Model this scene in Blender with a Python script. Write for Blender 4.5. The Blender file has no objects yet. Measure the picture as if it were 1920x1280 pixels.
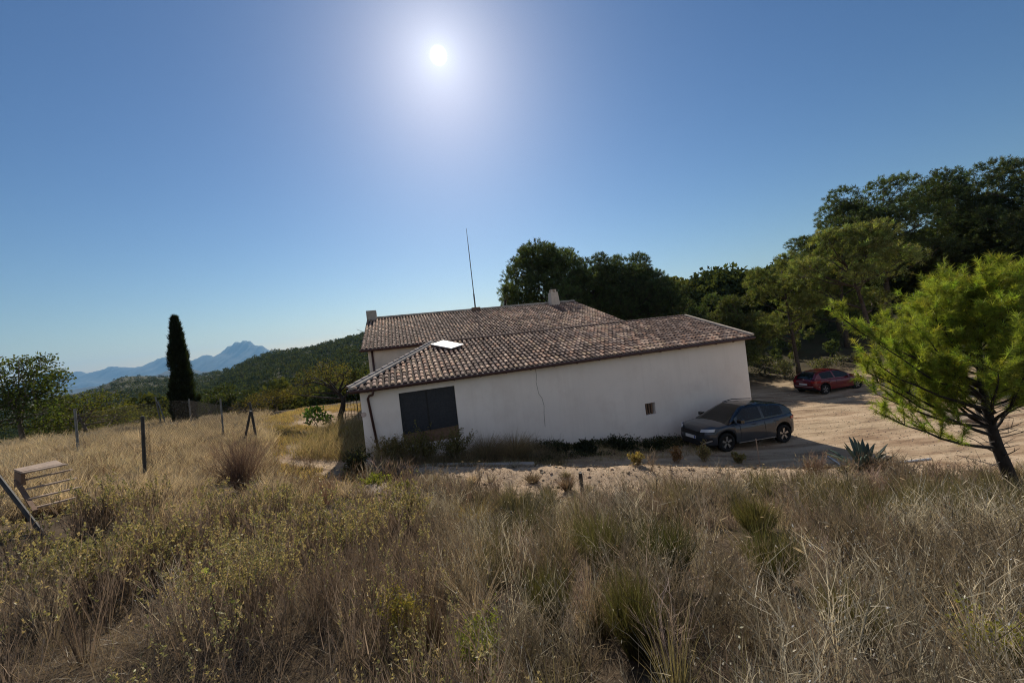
import bpy, math, random
import numpy as np
from mathutils import Vector, Matrix

random.seed(7)
rng = np.random.default_rng(7)
sc = bpy.context.scene
COL = sc.collection

# ------------------------------------------------------------------ camera
CZ = 5.0                      # eye height above the yard datum
F = 715.0                     # focal length in photo pixels (1920 wide)
ROLL = math.radians(6.5)
cr, sr = math.cos(ROLL), math.sin(ROLL)
cam_data = bpy.data.cameras.new("camera")
cam_data.sensor_width = 36.0
cam_data.lens = F / 1920 * 36.0
cam_data.clip_start = 0.05
cam_data.clip_end = 30000.0
cam = bpy.data.objects.new("camera", cam_data)
COL.objects.link(cam)
cam.matrix_world = Matrix(((cr, sr, 0, 0), (0, 0, -1, 0), (-sr, cr, 0, CZ), (0, 0, 0, 1)))
sc.camera = cam

# ------------------------------------------------------------------ light
SUN_AZ = math.radians(-6.1)
SUN_EL = math.radians(37.3)
sunv = Vector((math.sin(SUN_AZ) * math.cos(SUN_EL), math.cos(SUN_AZ) * math.cos(SUN_EL), math.sin(SUN_EL)))
sd = bpy.data.lights.new("sun", 'SUN')
sd.energy = 3.9
sd.angle = math.radians(0.5)
sd.color = (1.0, 0.90, 0.76)
so = bpy.data.objects.new("sun", sd)
so.rotation_euler = sunv.to_track_quat('Z', 'Y').to_euler()
so.location = (0, 0, 60)
COL.objects.link(so)

w = bpy.data.worlds.new("World")
sc.world = w
w.use_nodes = True
nt = w.node_tree
for n in list(nt.nodes):
    nt.nodes.remove(n)
def wn(t, **kw):
    n = nt.nodes.new(t)
    for k, v in kw.items():
        setattr(n, k, v)
    return n
sky = wn('ShaderNodeTexSky')
sky.sky_type = 'NISHITA'
sky.sun_disc = False
sky.sun_elevation = SUN_EL
sky.sun_rotation = SUN_AZ
sky.altitude = 1500
sky.air_density = 1.6
sky.dust_density = 1.2
sky.ozone_density = 4.0
EXPO = 0.5
SKYPIV = (2.7, 5.4, 10.6)
gam = wn('ShaderNodeGamma')
gam.inputs['Gamma'].default_value = 1.289
nt.links.new(sky.outputs[0], gam.inputs['Color'])
# per-channel slope of the gradient from zenith to horizon
kx = 0.514 / 2 ** EXPO
sep = wn('ShaderNodeSeparateColor'); nt.links.new(gam.outputs[0], sep.inputs[0])
tnt = wn('ShaderNodeCombineColor')
for i_, (k_, piv, g_) in enumerate(((0.655, SKYPIV[0], 1.22), (0.722, SKYPIV[1], 1.14), (0.785, SKYPIV[2], 1.08))):
    q0 = wn('ShaderNodeMath', operation='DIVIDE'); nt.links.new(sep.outputs[i_], q0.inputs[0]); q0.inputs[1].default_value = piv
    q1 = wn('ShaderNodeMath', operation='POWER'); nt.links.new(q0.outputs[0], q1.inputs[0]); q1.inputs[1].default_value = g_
    q2 = wn('ShaderNodeMath', operation='MULTIPLY'); nt.links.new(q1.outputs[0], q2.inputs[0]); q2.inputs[1].default_value = piv * k_ * kx
    nt.links.new(q2.outputs[0], tnt.inputs[i_])
bg = wn('ShaderNodeBackground')
bg.inputs['Strength'].default_value = 0.10
# added fill: unseen sky behind the camera brightened to lift shaded faces
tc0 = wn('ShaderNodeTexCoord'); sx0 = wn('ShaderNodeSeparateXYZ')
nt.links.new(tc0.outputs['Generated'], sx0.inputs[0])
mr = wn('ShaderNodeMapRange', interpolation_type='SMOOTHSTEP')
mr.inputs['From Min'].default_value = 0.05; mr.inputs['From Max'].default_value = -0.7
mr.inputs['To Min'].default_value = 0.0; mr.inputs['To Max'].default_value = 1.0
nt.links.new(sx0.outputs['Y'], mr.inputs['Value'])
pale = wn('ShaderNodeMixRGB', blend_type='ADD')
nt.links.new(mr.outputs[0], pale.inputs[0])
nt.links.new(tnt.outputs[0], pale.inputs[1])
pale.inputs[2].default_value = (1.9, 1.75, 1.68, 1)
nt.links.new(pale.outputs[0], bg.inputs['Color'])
# the sun's own disc and aureole, part of the sky
tc = wn('ShaderNodeTexCoord')
dot = wn('ShaderNodeVectorMath', operation='DOT_PRODUCT')
nt.links.new(tc.outputs['Generated'], dot.inputs[0])
dot.inputs[1].default_value = sunv[:]
ac = wn('ShaderNodeMath', operation='ARCCOSINE')
nt.links.new(dot.outputs['Value'], ac.inputs[0])
def wmath(op, a, b):
    n = wn('ShaderNodeMath', operation=op)
    for i, v in enumerate((a, b)):
        if v is None:
            continue
        if isinstance(v, (int, float)):
            n.inputs[i].default_value = v
        else:
            nt.links.new(v, n.inputs[i])
    return n.outputs[0]
ang = ac.outputs[0]
def expfall(scale, amp, power=1.0):
    q = wmath('DIVIDE', ang, scale)
    if power != 1.0:
        q = wmath('POWER', q, power)
    e = wmath('POWER', 2.718, wmath('MULTIPLY', q, -1.0))
    return wmath('MULTIPLY', e, amp)
disc = wmath('ADD', expfall(math.radians(0.80), 4.0, 6.0), expfall(math.radians(1.5), 0.12, 1.5))
halo = wmath('ADD', disc, expfall(math.radians(4.4), 0.25, 1.4))
halo = wmath('ADD', halo, expfall(math.radians(11.0), 0.035, 1.5))
em = wn('ShaderNodeBackground')
em.inputs['Color'].default_value = (0.90, 0.97, 0.98, 1)
nt.links.new(halo, em.inputs['Strength'])
add = wn('ShaderNodeAddShader')
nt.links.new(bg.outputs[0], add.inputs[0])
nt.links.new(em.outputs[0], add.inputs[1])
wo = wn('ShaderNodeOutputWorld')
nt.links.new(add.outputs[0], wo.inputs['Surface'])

sc.view_settings.view_transform = 'Standard'
sc.view_settings.look = 'None'
sc.view_settings.exposure = EXPO
sc.view_settings.gamma = 1.0
sc.render.engine = 'CYCLES'
sc.cycles.use_denoising = True
sc.cycles.denoising_prefilter = 'NONE'
sc.cycles.denoising_input_passes = 'RGB_ALBEDO_NORMAL'
sc.cycles.filter_width = 1.1
sc.cycles.max_bounces = 8
sc.cycles.diffuse_bounces = 4
sc.cycles.transmission_bounces = 4
sc.cycles.volume_bounces = 0
sc.cycles.caustics_reflective = False
sc.cycles.caustics_refractive = False
sc.cycles.sample_clamp_indirect = 6.0

# ------------------------------------------------------------------ placing
def ray(px, py):
    dx, dy = px - 960.0, 640.0 - py
    return (dx * cr + dy * sr) / F, (-dx * sr + dy * cr) / F
def at(px, py, Y):
    """point seen at photo pixel (px,py) at depth Y"""
    a, b = ray(px, py)
    return Vector((a * Y, Y, b * Y + CZ))

# ------------------------------------------------------------------ objects
def tag(o, label=None, cat=None, group=None, kind=None):
    if label: o['label'] = label
    if cat: o['category'] = cat
    if group: o['group'] = group
    if kind: o['kind'] = kind
    return o
def empty(name, loc, rz=0.0, label=None, cat=None, group=None):
    o = bpy.data.objects.new(name, None)
    o.empty_display_size = 0.2
    o.location = loc
    o.rotation_euler = (0, 0, rz)
    COL.objects.link(o)
    return tag(o, label, cat, group)

class MB:
    """collects shapes, then links them as ONE mesh object"""
    def __init__(self):
        self.v = []; self.f = []; self.n = 0; self.c = []; self.hasc = False
    def add(self, verts, faces, col=None):
        verts = np.asarray(verts, dtype=np.float64).reshape(-1, 3)
        self.v.append(verts)
        faces = [tuple(int(i) + self.n for i in f) for f in faces]
        self.f.extend(faces)
        if col is not None:
            self.hasc = True
            cc = np.ones((len(verts), 4)); cc[:, :3] = col
        else:
            cc = np.ones((len(verts), 4))
        self.c.append(cc)
        self.n += len(verts)
    def box(self, lo, hi, M=None, col=None):
        x0, y0, z0 = lo; x1, y1, z1 = hi
        v = [(x0,y0,z0),(x1,y0,z0),(x1,y1,z0),(x0,y1,z0),(x0,y0,z1),(x1,y0,z1),(x1,y1,z1),(x0,y1,z1)]
        if M is not None:
            v = [tuple(M @ Vector(p)) for p in v]
        self.add(v, [(3,2,1,0),(4,5,6,7),(0,1,5,4),(1,2,6,5),(2,3,7,6),(3,0,4,7)], col)
    def bar(self, a, b, wd, ht, col=None, up=(0,0,1)):
        a = Vector(a); b = Vector(b); d = (b - a)
        L = d.length; d.normalize()
        s = d.cross(Vector(up))
        if s.length < 1e-4: s = d.cross(Vector((1,0,0)))
        s.normalize(); u = s.cross(d).normalized()
        v = []
        for p in (a, b):
            for i, j in ((-1,-1),(1,-1),(1,1),(-1,1)):
                v.append(p + s * (i * wd / 2) + u * (j * ht / 2))
        self.add([tuple(p) for p in v], [(0,1,2,3),(7,6,5,4),(0,4,5,1),(1,5,6,2),(2,6,7,3),(3,7,4,0)], col)
    def tube(self, pts, radii, ns=8, col=None, cap=True):
        pts = [Vector(p) for p in pts]
        if isinstance(radii, (int, float)): radii = [radii] * len(pts)
        v = []; prev = None
        for i, p in enumerate(pts):
            t = (pts[min(i+1, len(pts)-1)] - pts[max(i-1, 0)])
            if t.length < 1e-9: t = Vector((0,0,1))
            t.normalize()
            if prev is None:
                a = t.cross(Vector((0,0,1)))
                if a.length < 0.05: a = t.cross(Vector((1,0,0)))
            else:
                a = prev - t * prev.dot(t)
                if a.length < 1e-5: a = t.cross(Vector((1,0,0)))
            a.normalize(); prev = a
            b = t.cross(a)
            for k in range(ns):
                th = 2 * math.pi * k / ns
                v.append(tuple(p + (a * math.cos(th) + b * math.sin(th)) * radii[i]))
        f = []
        for i in range(len(pts) - 1):
            for k in range(ns):
                k2 = (k + 1) % ns
                f.append((i*ns+k, i*ns+k2, (i+1)*ns+k2, (i+1)*ns+k))
        if cap:
            f.append(tuple(range(ns-1, -1, -1)))
            f.append(tuple((len(pts)-1)*ns + k for k in range(ns)))
        self.add(v, f, col)
    def grid(self, rows, col=None):
        nr, nc = len(rows), len(rows[0])
        v = [tuple(p) for r in rows for p in r]
        f = [(i*nc+j, i*nc+j+1, (i+1)*nc+j+1, (i+1)*nc+j) for i in range(nr-1) for j in range(nc-1)]
        self.add(v, f, col)
    def build(self, name, m, parent=None, smooth=False, bevel=0.0):
        me = bpy.data.meshes.new(name)
        V = np.concatenate(self.v) if self.v else np.zeros((0, 3))
        me.from_pydata(V.tolist(), [], self.f)
        if self.hasc:
            ca = me.attributes.new("Col", 'FLOAT_COLOR', 'POINT')
            ca.data.foreach_set("color", np.concatenate(self.c).astype(np.float32).ravel())
        me.update()
        o = bpy.data.objects.new(name, me)
        if m: me.materials.append(m)
        COL.objects.link(o)
        if parent is not None: o.parent = parent
        if smooth:
            me.polygons.foreach_set("use_smooth", [True] * len(me.polygons))
        if bevel > 0:
            b = o.modifiers.new("bevel", 'BEVEL'); b.width = bevel; b.segments = 2; b.limit_method = 'ANGLE'
        return o

def tri_mesh(name, V, T, C, m, parent=None, smooth=False):
    """large triangle mesh straight from arrays"""
    me = bpy.data.meshes.new(name)
    V = np.asarray(V, np.float32); T = np.asarray(T, np.int32)
    me.vertices.add(len(V)); me.vertices.foreach_set("co", V.ravel())
    me.loops.add(T.size); me.loops.foreach_set("vertex_index", T.ravel())
    me.polygons.add(len(T)); me.polygons.foreach_set("loop_start", np.arange(0, T.size, 3, dtype=np.int32))
    if smooth:
        me.polygons.foreach_set("use_smooth", np.ones(len(T), bool))
    if C is not None:
        ca = me.attributes.new("Col", 'FLOAT_COLOR', 'POINT')
        cc = np.ones((len(V), 4), np.float32); cc[:, :3] = C
        ca.data.foreach_set("color", cc.ravel())
    me.update(calc_edges=True)
    me.materials.append(m)
    o = bpy.data.objects.new(name, me)
    COL.objects.link(o)
    if parent is not None: o.parent = parent
    return o

# ------------------------------------------------------------------ materials
def newmat(name):
    m = bpy.data.materials.new(name); m.use_nodes = True
    t = m.node_tree
    for n in list(t.nodes): t.nodes.remove(n)
    out = t.nodes.new('ShaderNodeOutputMaterial')
    return m, t, out
def N(t, typ, **kw):
    n = t.nodes.new(typ)
    for k, v in kw.items(): setattr(n, k, v)
    return n
def noise(t, scale, detail=5, rough=0.6, coord='Object', vec=None):
    n = N(t, 'ShaderNodeTexNoise')
    n.inputs['Scale'].default_value = scale
    n.inputs['Detail'].default_value = detail
    n.inputs['Roughness'].default_value = rough
    if vec is None:
        c = N(t, 'ShaderNodeTexCoord'); vec = c.outputs[coord]
    t.links.new(vec, n.inputs['Vector'])
    return n.outputs['Fac']
def ramp(t, fac, stops):
    r = N(t, 'ShaderNodeValToRGB')
    e = r.color_ramp.elements
    while len(e) < len(stops): e.new(0.5)
    for i, (p, c) in enumerate(stops):
        e[i].position = p; e[i].color = (c[0], c[1], c[2], 1)
    t.links.new(fac, r.inputs[0])
    return r.outputs[0]
def mixc(t, fac, a, b, mode='MIX'):
    n = N(t, 'ShaderNodeMixRGB', blend_type=mode)
    for i, v in zip((0, 1, 2), (fac, a, b)):
        if isinstance(v, (int, float)): n.inputs[i].default_value = v
        elif isinstance(v, tuple): n.inputs[i].default_value = (v[0], v[1], v[2], 1)
        else: t.links.new(v, n.inputs[i])
    return n.outputs[0]
def bump(t, h, strength, dist):
    b = N(t, 'ShaderNodeBump')
    b.inputs['Strength'].default_value = strength
    b.inputs['Distance'].default_value = dist
    t.links.new(h, b.inputs['Height'])
    return b.outputs[0]
def pbr(name, base, rough=0.7, var=0.25, scale=6.0, metal=0.0, spec=0.4, bumps=0.0, bdist=0.01, stain=None, coat=0.0, attr=False, coord='Object'):
    m, t, out = newmat(name)
    p = N(t, 'ShaderNodeBsdfPrincipled')
    nz = noise(t, scale, 6, 0.6, coord)
    lo = tuple(max(0, c * (1 - var)) for c in base); hi = tuple(min(1, c * (1 + var)) for c in base)
    c = ramp(t, nz, [(0.3, lo), (0.7, hi)])
    if attr:
        a = N(t, 'ShaderNodeAttribute', attribute_name='Col')
        c = mixc(t, 1.0, c, a.outputs['Color'], 'MULTIPLY')
    if stain:
        s2 = noise(t, stain[1], 4, 0.65, coord)
        f = ramp(t, s2, [(stain[2], (0, 0, 0)), (stain[3], (1, 1, 1))])
        c = mixc(t, f, c, stain[0])
    t.links.new(c, p.inputs['Base Color'])
    p.inputs['Roughness'].default_value = rough
    p.inputs['Metallic'].default_value = metal
    p.inputs['Specular IOR Level'].default_value = spec
    if coat: p.inputs['Coat Weight'].default_value = coat; p.inputs['Coat Roughness'].default_value = 0.05
    if bumps:
        b = noise(t, scale * 5, 5, 0.6, coord)
        t.links.new(bump(t, b, bumps, bdist), p.inputs['Normal'])
    t.links.new(p.outputs[0], out.inputs[0])
    return m
def leafmat(name, base=(1, 1, 1), trans=0.45, tint=(1.25, 1.15, 0.6), gloss=0.05):
    """thin leaf or blade: diffuse plus light passing through"""
    m, t, out = newmat(name)
    a = N(t, 'ShaderNodeAttribute', attribute_name='Col')
    c = mixc(t, 1.0, a.outputs['Color'], base, 'MULTIPLY')
    d = N(t, 'ShaderNodeBsdfDiffuse'); t.links.new(c, d.inputs[0])
    tr = N(t, 'ShaderNodeBsdfTranslucent')
    t.links.new(mixc(t, 1.0, c, tint, 'MULTIPLY'), tr.inputs[0])
    mx = N(t, 'ShaderNodeMixShader'); mx.inputs[0].default_value = trans
    t.links.new(d.outputs[0], mx.inputs[1]); t.links.new(tr.outputs[0], mx.inputs[2])
    last = mx
    if gloss:
        g = N(t, 'ShaderNodeBsdfGlossy'); g.inputs['Roughness'].default_value = 0.45
        g.inputs['Color'].default_value = (0.8, 0.8, 0.75, 1)
        m2 = N(t, 'ShaderNodeMixShader'); m2.inputs[0].default_value = gloss
        t.links.new(mx.outputs[0], m2.inputs[1]); t.links.new(g.outputs[0], m2.inputs[2]); last = m2
    t.links.new(last.outputs[0], out.inputs[0])
    return m

M = {}
M['plaster'] = pbr('plaster', (0.83, 0.765, 0.695), 0.92, 0.06, 1.1, spec=0.2, bumps=0.35, bdist=0.01, stain=((0.68, 0.60, 0.53), 0.9, 0.50, 0.95))
def add_streaks(m, col, amt):
    t = m.node_tree; p = [n for n in t.nodes if n.type == 'BSDF_PRINCIPLED'][0]
    src = p.inputs['Base Color'].links[0].from_socket
    tc_ = N(t, 'ShaderNodeTexCoord'); mp = N(t, 'ShaderNodeMapping'); mp.inputs['Scale'].default_value = (3.5, 3.5, .22)
    t.links.new(tc_.outputs['Object'], mp.inputs['Vector'])
    f = ramp(t, noise(t, 1.6, 6, .65, vec=mp.outputs[0]), [(.50, (0, 0, 0)), (.74, (amt, amt, amt))])
    c = mixc(t, f, src, col)
    f2 = ramp(t, noise(t, .55, 5, .6), [(.44, (0, 0, 0)), (.60, (amt, amt, amt))])
    c = mixc(t, f2, c, tuple(v * 1.05 for v in col))
    t.links.new(c, p.inputs['Base Color'])
add_streaks(M['plaster'], (0.62, 0.555, 0.49), .24)
M['plaster_old'] = pbr('old_plaster', (0.72, 0.62, 0.51), 0.92, 0.12, 2.0, spec=0.2, bumps=0.4, stain=((0.52, 0.43, 0.34), 1.6, 0.5, 0.9))
M['tile'] = pbr('clay_tile', (1, 1, 1), 0.9, 0.22, 9.0, spec=0.2, bumps=0.5, bdist=0.01, attr=True, stain=((0.10, 0.075, 0.06), 3.0, 0.56, 0.75))
M['mortar'] = pbr('mortar', (0.40, 0.36, 0.31), 0.95, 0.2, 5.0, spec=0.15, bumps=0.5, stain=((0.22, 0.19, 0.17), 3.0, 0.5, 0.8))
M['under'] = pbr('roof_underlay', (0.08, 0.05, 0.04), 0.95, 0.3, 6.0)
M['gutter'] = pbr('brown_gutter', (0.055, 0.022, 0.018), 0.5, 0.2, 6.0, spec=0.5)
M['shutter'] = pbr('dark_shutter', (0.020, 0.023, 0.030), 0.55, 0.35, 14.0, spec=0.4, stain=((0.045, 0.045, 0.05), 2.5, 0.5, 0.9))
M['wood'] = pbr('brown_board', (0.17, 0.105, 0.065), 0.85, 0.3, 9.0, bumps=0.4)
M['woodgrey'] = pbr('weathered_board', (0.36, 0.27, 0.20), 0.85, 0.25, 8.0, bumps=0.5, stain=((0.16, 0.12, 0.09), 5.0, 0.5, 0.8))
M['black'] = pbr('black_plastic', (0.012, 0.012, 0.013), 0.6, 0.2, 10.0)
M['tyre'] = pbr('tyre_rubber', (0.014, 0.014, 0.014), 0.85, 0.2, 12.0, spec=0.25)
M['rim'] = pbr('alloy', (0.45, 0.45, 0.46), 0.35, 0.08, 10.0, metal=0.9)
M['rimdark'] = pbr('dark_alloy', (0.03, 0.03, 0.032), 0.4, 0.1, 10.0, metal=0.5)
M['greypaint'] = pbr('grey_car_paint', (0.036, 0.043, 0.056), 0.34, 0.05, 3.0, metal=0.3, coat=0.7)
M['blackpaint'] = pbr('black_car_paint', (0.006, 0.006, 0.007), 0.25, 0.05, 3.0, coat=0.6)
M['redpaint'] = pbr('red_car_paint', (0.14, 0.004, 0.009), 0.36, 0.05, 3.0, metal=0.15, coat=0.8)
M['glass'] = pbr('dark_glass', (0.008, 0.010, 0.011), 0.05, 0.05, 3.0, spec=0.32)
M['lamp'] = pbr('lamp_glass', (0.55, 0.56, 0.58), 0.15, 0.1, 3.0, spec=0.7)
M['redlamp'] = pbr('red_lamp_glass', (0.30, 0.01, 0.012), 0.15, 0.1, 3.0, spec=0.7)
M['plate'] = pbr('plate_white', (0.68, 0.68, 0.66), 0.5, 0.04, 3.0)
M['plateblue'] = pbr('plate_blue', (0.02, 0.06, 0.35), 0.5, 0.04, 3.0)
M['silver'] = pbr('silver_trim', (0.42, 0.41, 0.40), 0.4, 0.08, 5.0, metal=0.6)
M['wire'] = pbr('rusty_wire', (0.06, 0.048, 0.038), 0.8, 0.3, 10.0)
M['steel'] = pbr('galvanised_steel', (0.16, 0.165, 0.16), 0.55, 0.3, 10.0, metal=0.4, stain=((0.10, 0.06, 0.04), 6.0, 0.55, 0.75))
M['darkpost'] = pbr('dark_post', (0.035, 0.035, 0.033), 0.7, 0.35, 10.0, stain=((0.10, 0.075, 0.05), 7.0, 0.55, 0.75))
M['sheet'] = pbr('metal_sheet', (0.62, 0.64, 0.66), 0.5, 0.12, 2.5, spec=0.4, bumps=0.5, bdist=0.05)
M['concrete'] = pbr('concrete', (0.42, 0.37, 0.31), 0.92, 0.18, 4.0, bumps=0.5, stain=((0.24, 0.20, 0.16), 2.0, 0.5, 0.8))
M['rock'] = pbr('limestone', (0.30, 0.24, 0.185), 0.95, 0.25, 4.0, bumps=0.7, bdist=0.02, stain=((0.15, 0.115, 0.09), 3.0, 0.45, 0.75))
M['bark'] = pbr('pine_bark', (0.075, 0.055, 0.042), 0.95, 0.45, 9.0, bumps=0.9, bdist=0.02)
M['barkgrey'] = pbr('grey_bark', (0.16, 0.13, 0.105), 0.95, 0.4, 10.0, bumps=0.8, bdist=0.01)
M['barkdark'] = pbr('dark_bark', (0.035, 0.028, 0.022), 0.95, 0.4, 10.0, bumps=0.8, bdist=0.01)
M['white'] = pbr('white_plastic', (0.75, 0.74, 0.70), 0.5, 0.06, 5.0)
M['crack'] = pbr('crack', (0.22, 0.20, 0.18), 0.95, 0.2, 9.0)
M['needle'] = leafmat('pine_needles', trans=0.46, tint=(1.22, 1.22, 0.55), gloss=0.02)
M['farleaf'] = leafmat('far_foliage', trans=0.30, tint=(1.3, 1.2, 0.5), gloss=0.0)
M['leaf'] = leafmat('leaves', trans=0.45, tint=(1.3, 1.2, 0.5), gloss=0.015)
M['stalk'] = leafmat('dry_stalks', trans=0.30, tint=(1.15, 1.05, 0.85), gloss=0.0)
M['straw'] = leafmat('dry_blades', trans=0.44, tint=(1.15, 1.0, 0.75), gloss=0.03)
M['agave'] = pbr('agave_leaf', (0.085, 0.125, 0.105), 0.5, 0.25, 5.0)
M['twig'] = pbr('dry_twig', (0.13, 0.095, 0.07), 0.9, 0.4, 12.0)

# ------------------------------------------------------------------ terrain
def vnoise(x, y, seed=0):
    x = np.asarray(x, float); y = np.asarray(y, float)
    xi = np.floor(x).astype(np.int64); yi = np.floor(y).astype(np.int64)
    fx = x - xi; fy = y - yi
    fx = fx * fx * (3 - 2 * fx); fy = fy * fy * (3 - 2 * fy)
    def h(a, b):
        n = (a * 374761393 + b * 668265263 + seed * 1442695041) & 0xFFFFFFFF
        n = ((n ^ (n >> 13)) * 1274126177) & 0xFFFFFFFF
        return ((n ^ (n >> 16)) & 0xFFFF) / 65535.0
    return (h(xi, yi) * (1 - fx) + h(xi + 1, yi) * fx) * (1 - fy) + (h(xi, yi + 1) * (1 - fx) + h(xi + 1, yi + 1) * fx) * fy
def fbm(x, y, oct=4, seed=0):
    s = 0; a = 0.5
    for i in range(oct):
        s = s + a * vnoise(np.asarray(x) * 2**i, np.asarray(y) * 2**i, seed + i * 17); a *= 0.5
    return s

# house frame: u along the front wall, w into the house, from the eave corner
HA = np.array([-5.505, 12.43]); HC, HS = 0.9599, 0.2810
TH = math.atan2(HS, HC)
def hw(u, wv):
    return (HA[0] + HC * u - HS * wv, HA[1] + HS * u + HC * wv)
def hinv(x, y):
    dx = x - HA[0]; dy = y - HA[1]
    return dx * HC + dy * HS, -dx * HS + dy * HC

CP = [  # x, y, z relative to the eye
 (0,0,-1.65),(-3,0,-1.6),(3,0,-1.8),(0,-6,-1.3),(-9,0,-1.4),(9,0,-2.4),(-9,-8,-1.0),(9,-8,-1.8),
 (0,2.5,-2.1),(-2,2.5,-1.95),(2.5,2.5,-2.25),(0,5,-2.75),(-4,5,-2.35),(4,5,-3.05),(8,6,-3.8),(-8,5,-1.9),(-14,5,-1.7),(14,5,-3.9),
 (0,8,-3.45),(4,8.3,-3.85),(-4,8.5,-2.95),(7.5,9,-4.35),
 (-4.7,11.7,-3.45),(0.2,11.5,-3.88),(4.5,12.0,-4.5),(8.5,11.6,-4.85),(11.5,9.6,-4.72),(14,8,-4.6),
 (-5.2,12.8,-3.5),(-6.7,12.5,-3.15),(-6.9,15,-3.2),(-8.9,19,-3.05),(-6,20,-3.4),(-7.5,28,-3.6),(-12,28,-3.1),
 (-8.6,8.6,-2.23),(-12.8,11,-1.98),(-10.9,14,-2.4),(-9.5,13.8,-2.63),(-15.6,18,-2.3),(-17.9,19,-2.25),(-17.4,21,-2.5),(-20.5,16,-2.1),(-26,14,-2.0),
 (.58,14.4,-4.05),(5.8,15.9,-4.8),(10.8,17.3,-5.02),(7.6,14.0,-4.92),(9.9,14.4,-5.04),(9,16.5,-5.0),
 (13,10.25,-4.85),(15.4,15.4,-5.0),(18.2,23.8,-5.42),(14,25,-5.3),(22,15,-5.0),(22,24,-5.4),(13,20,-5.1),(28,18,-4.6),(30,27,-4.6),(20,9,-4.6),
 (0,26,-4.3),(10,27,-5.0),(16,30,-5.1),(22,30,-5.0),(24,33,-4.5),(20,40,-3.4),(10,40,-3.6),(32,38,-2.6),(0,40,-3.8),(-10,38,-4.2),(-22,32,-3.8),(-32,26,-3.4),
 (30,55,-0.8),(12,58,-1.2),(-10,58,-5.0),(-30,55,-8.5),(-50,35,-7.0),(-50,0,-3.0),(50,30,-0.5),(50,0,-3.5),(0,-50,2.0),(-40,-40,0.5),(40,-40,0.0),
]
CPa = np.array(CP, float)
def _ker(d2): return np.sqrt(d2 + 0.6)
_P = CPa[:, :2]
_A = _ker(((_P[:, None, :] - _P[None, :, :]) ** 2).sum(-1))
_n = len(_P)
_K = np.zeros((_n + 1, _n + 1)); _K[:_n, :_n] = _A - 1e-3 * np.eye(_n); _K[:_n, _n] = 1; _K[_n, :_n] = 1
_S = np.linalg.solve(_K, np.append(CPa[:, 2], 0.0))
def near_z(x, y):
    x = np.asarray(x, float); y = np.asarray(y, float)
    sh = x.shape; p = np.stack([x.ravel(), y.ravel()], 1)
    out = np.empty(len(p))
    for i in range(0, len(p), 20000):
        q = p[i:i+20000]
        out[i:i+20000] = _ker(((q[:, None, :] - _P[None]) ** 2).sum(-1)) @ _S[:_n] + _S[_n]
    return out.reshape(sh)

HL = np.array([-1200,-900,-800,-775,-737,-700,-640,-575,-555,-532,-505,-480,-450,-425,-400,-350,-300,-270,-200,0,300,430,520,700,1000,1400], float)
HV = np.array([ -14,  -6,  0.5,   7,  20,  18,   9,   5,   6,  10,  19,  26,  33, 31.5,  33,  37,  44,  47,  53, 57, 52,  50,  55, 66,  60,  40], float)
def far_z(x, y):
    r = np.hypot(x, y) + 1e-6
    phi = np.arctan2(x, y)
    lx = np.where(np.abs(phi) < 1.2, 715 * np.tan(np.clip(phi, -1.2, 1.2)), np.sign(phi) * 1800)
    lev = np.interp(lx, HL, HV)
    lev = np.where(np.abs(phi) < 1.2, lev, 10.0)
    Rc = np.interp(lx, [-1200, -600, -540, 200, 700], [760, 640, 420, 360, 240]) / np.cos(np.clip(phi, -1.05, 1.05))
    yc = Rc * np.cos(np.clip(phi, -1.05, 1.05))
    zc = lev / 715 * yc - 3.2
    zv = np.interp(lx, [-1000, -560, -300, 0, 300, 900], [-20, -17, -8, 0, 4, 6])
    zv = np.minimum(zv, zc - 6)
    z60 = np.interp(lx, [-1000, -560, -250, 100, 500, 900], [-7, -8, -5, -2.5, -0.8, -0.6])
    a = np.clip((r - 55) / 110, 0, 1); a = a * a * (3 - 2 * a)
    z = z60 + (zv - z60) * a
    b = np.clip((r - 150) / (Rc - 150), 0, 1); b = b * b * (2.2 - 1.2 * b)
    z = z + (zc - zv) * b
    d = np.clip((r - Rc) / (Rc * 1.3), 0, 1); d = d * d * (3 - 2 * d)
    z = z + (-90 - zc) * d
    bumpy = (fbm(x / 42, y / 42, 4, 5) - 0.47) * np.interp(r, [60, 200, 700, 2000], [0.6, 7, 14, 6])
    crest = np.exp(-((r - Rc) / (Rc * 0.18)) ** 2)
    return z + bumpy * (1 - 0.75 * crest)
def terrain(x, y):
    """ground height (world z)"""
    x = np.asarray(x, float); y = np.asarray(y, float)
    r = np.hypot(x, y)
    t = np.clip((r - 40) / 30, 0, 1); t = t * t * (3 - 2 * t)
    zn = near_z(np.where(r < 75, x, 0), np.where(r < 75, y, 0))
    z = zn * (1 - t) + far_z(x, y) * t
    # small unevenness: rough on the overgrown slope, nearly flat on the yard
    u, wv = hinv(x, y)
    rough = yardmask(x, y)
    amp = 0.16 * (1 - rough) + 0.03 * rough
    z = z + (fbm(x * 0.9, y * 0.9, 4, 3) - 0.47) * amp * 2 * np.clip(1 - r / 120, 0, 1)
    z = z + (fbm(x * 5, y * 5, 3, 9) - 0.44) * 0.10 * (0.25 + 0.75 * bankmask(x, y)) * np.clip(1 - r / 60, 0, 1)
    d = crest_y(x) - y
    z = z + 0.27 * np.exp(-((d - 0.75) / 0.75) ** 2) * sstep(-4.5, -2.5, x) * sstep(10.5, 8.5, x)
    return z + CZ
CREST = np.array([(-30,12.0),(-9.2,12.4),(-7.6,11.2),(-4.9,11.3),(0.2,11.3),(4.5,11.4),(8.5,11.0),(11.0,9.2),(14,7.6),(30,4)], float)
def crest_y(x): return np.interp(x, CREST[:, 0], CREST[:, 1])
def sstep(a, b, x):
    t = np.clip((np.asarray(x, float) - a) / (b - a), 0, 1); return t * t * (3 - 2 * t)
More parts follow.
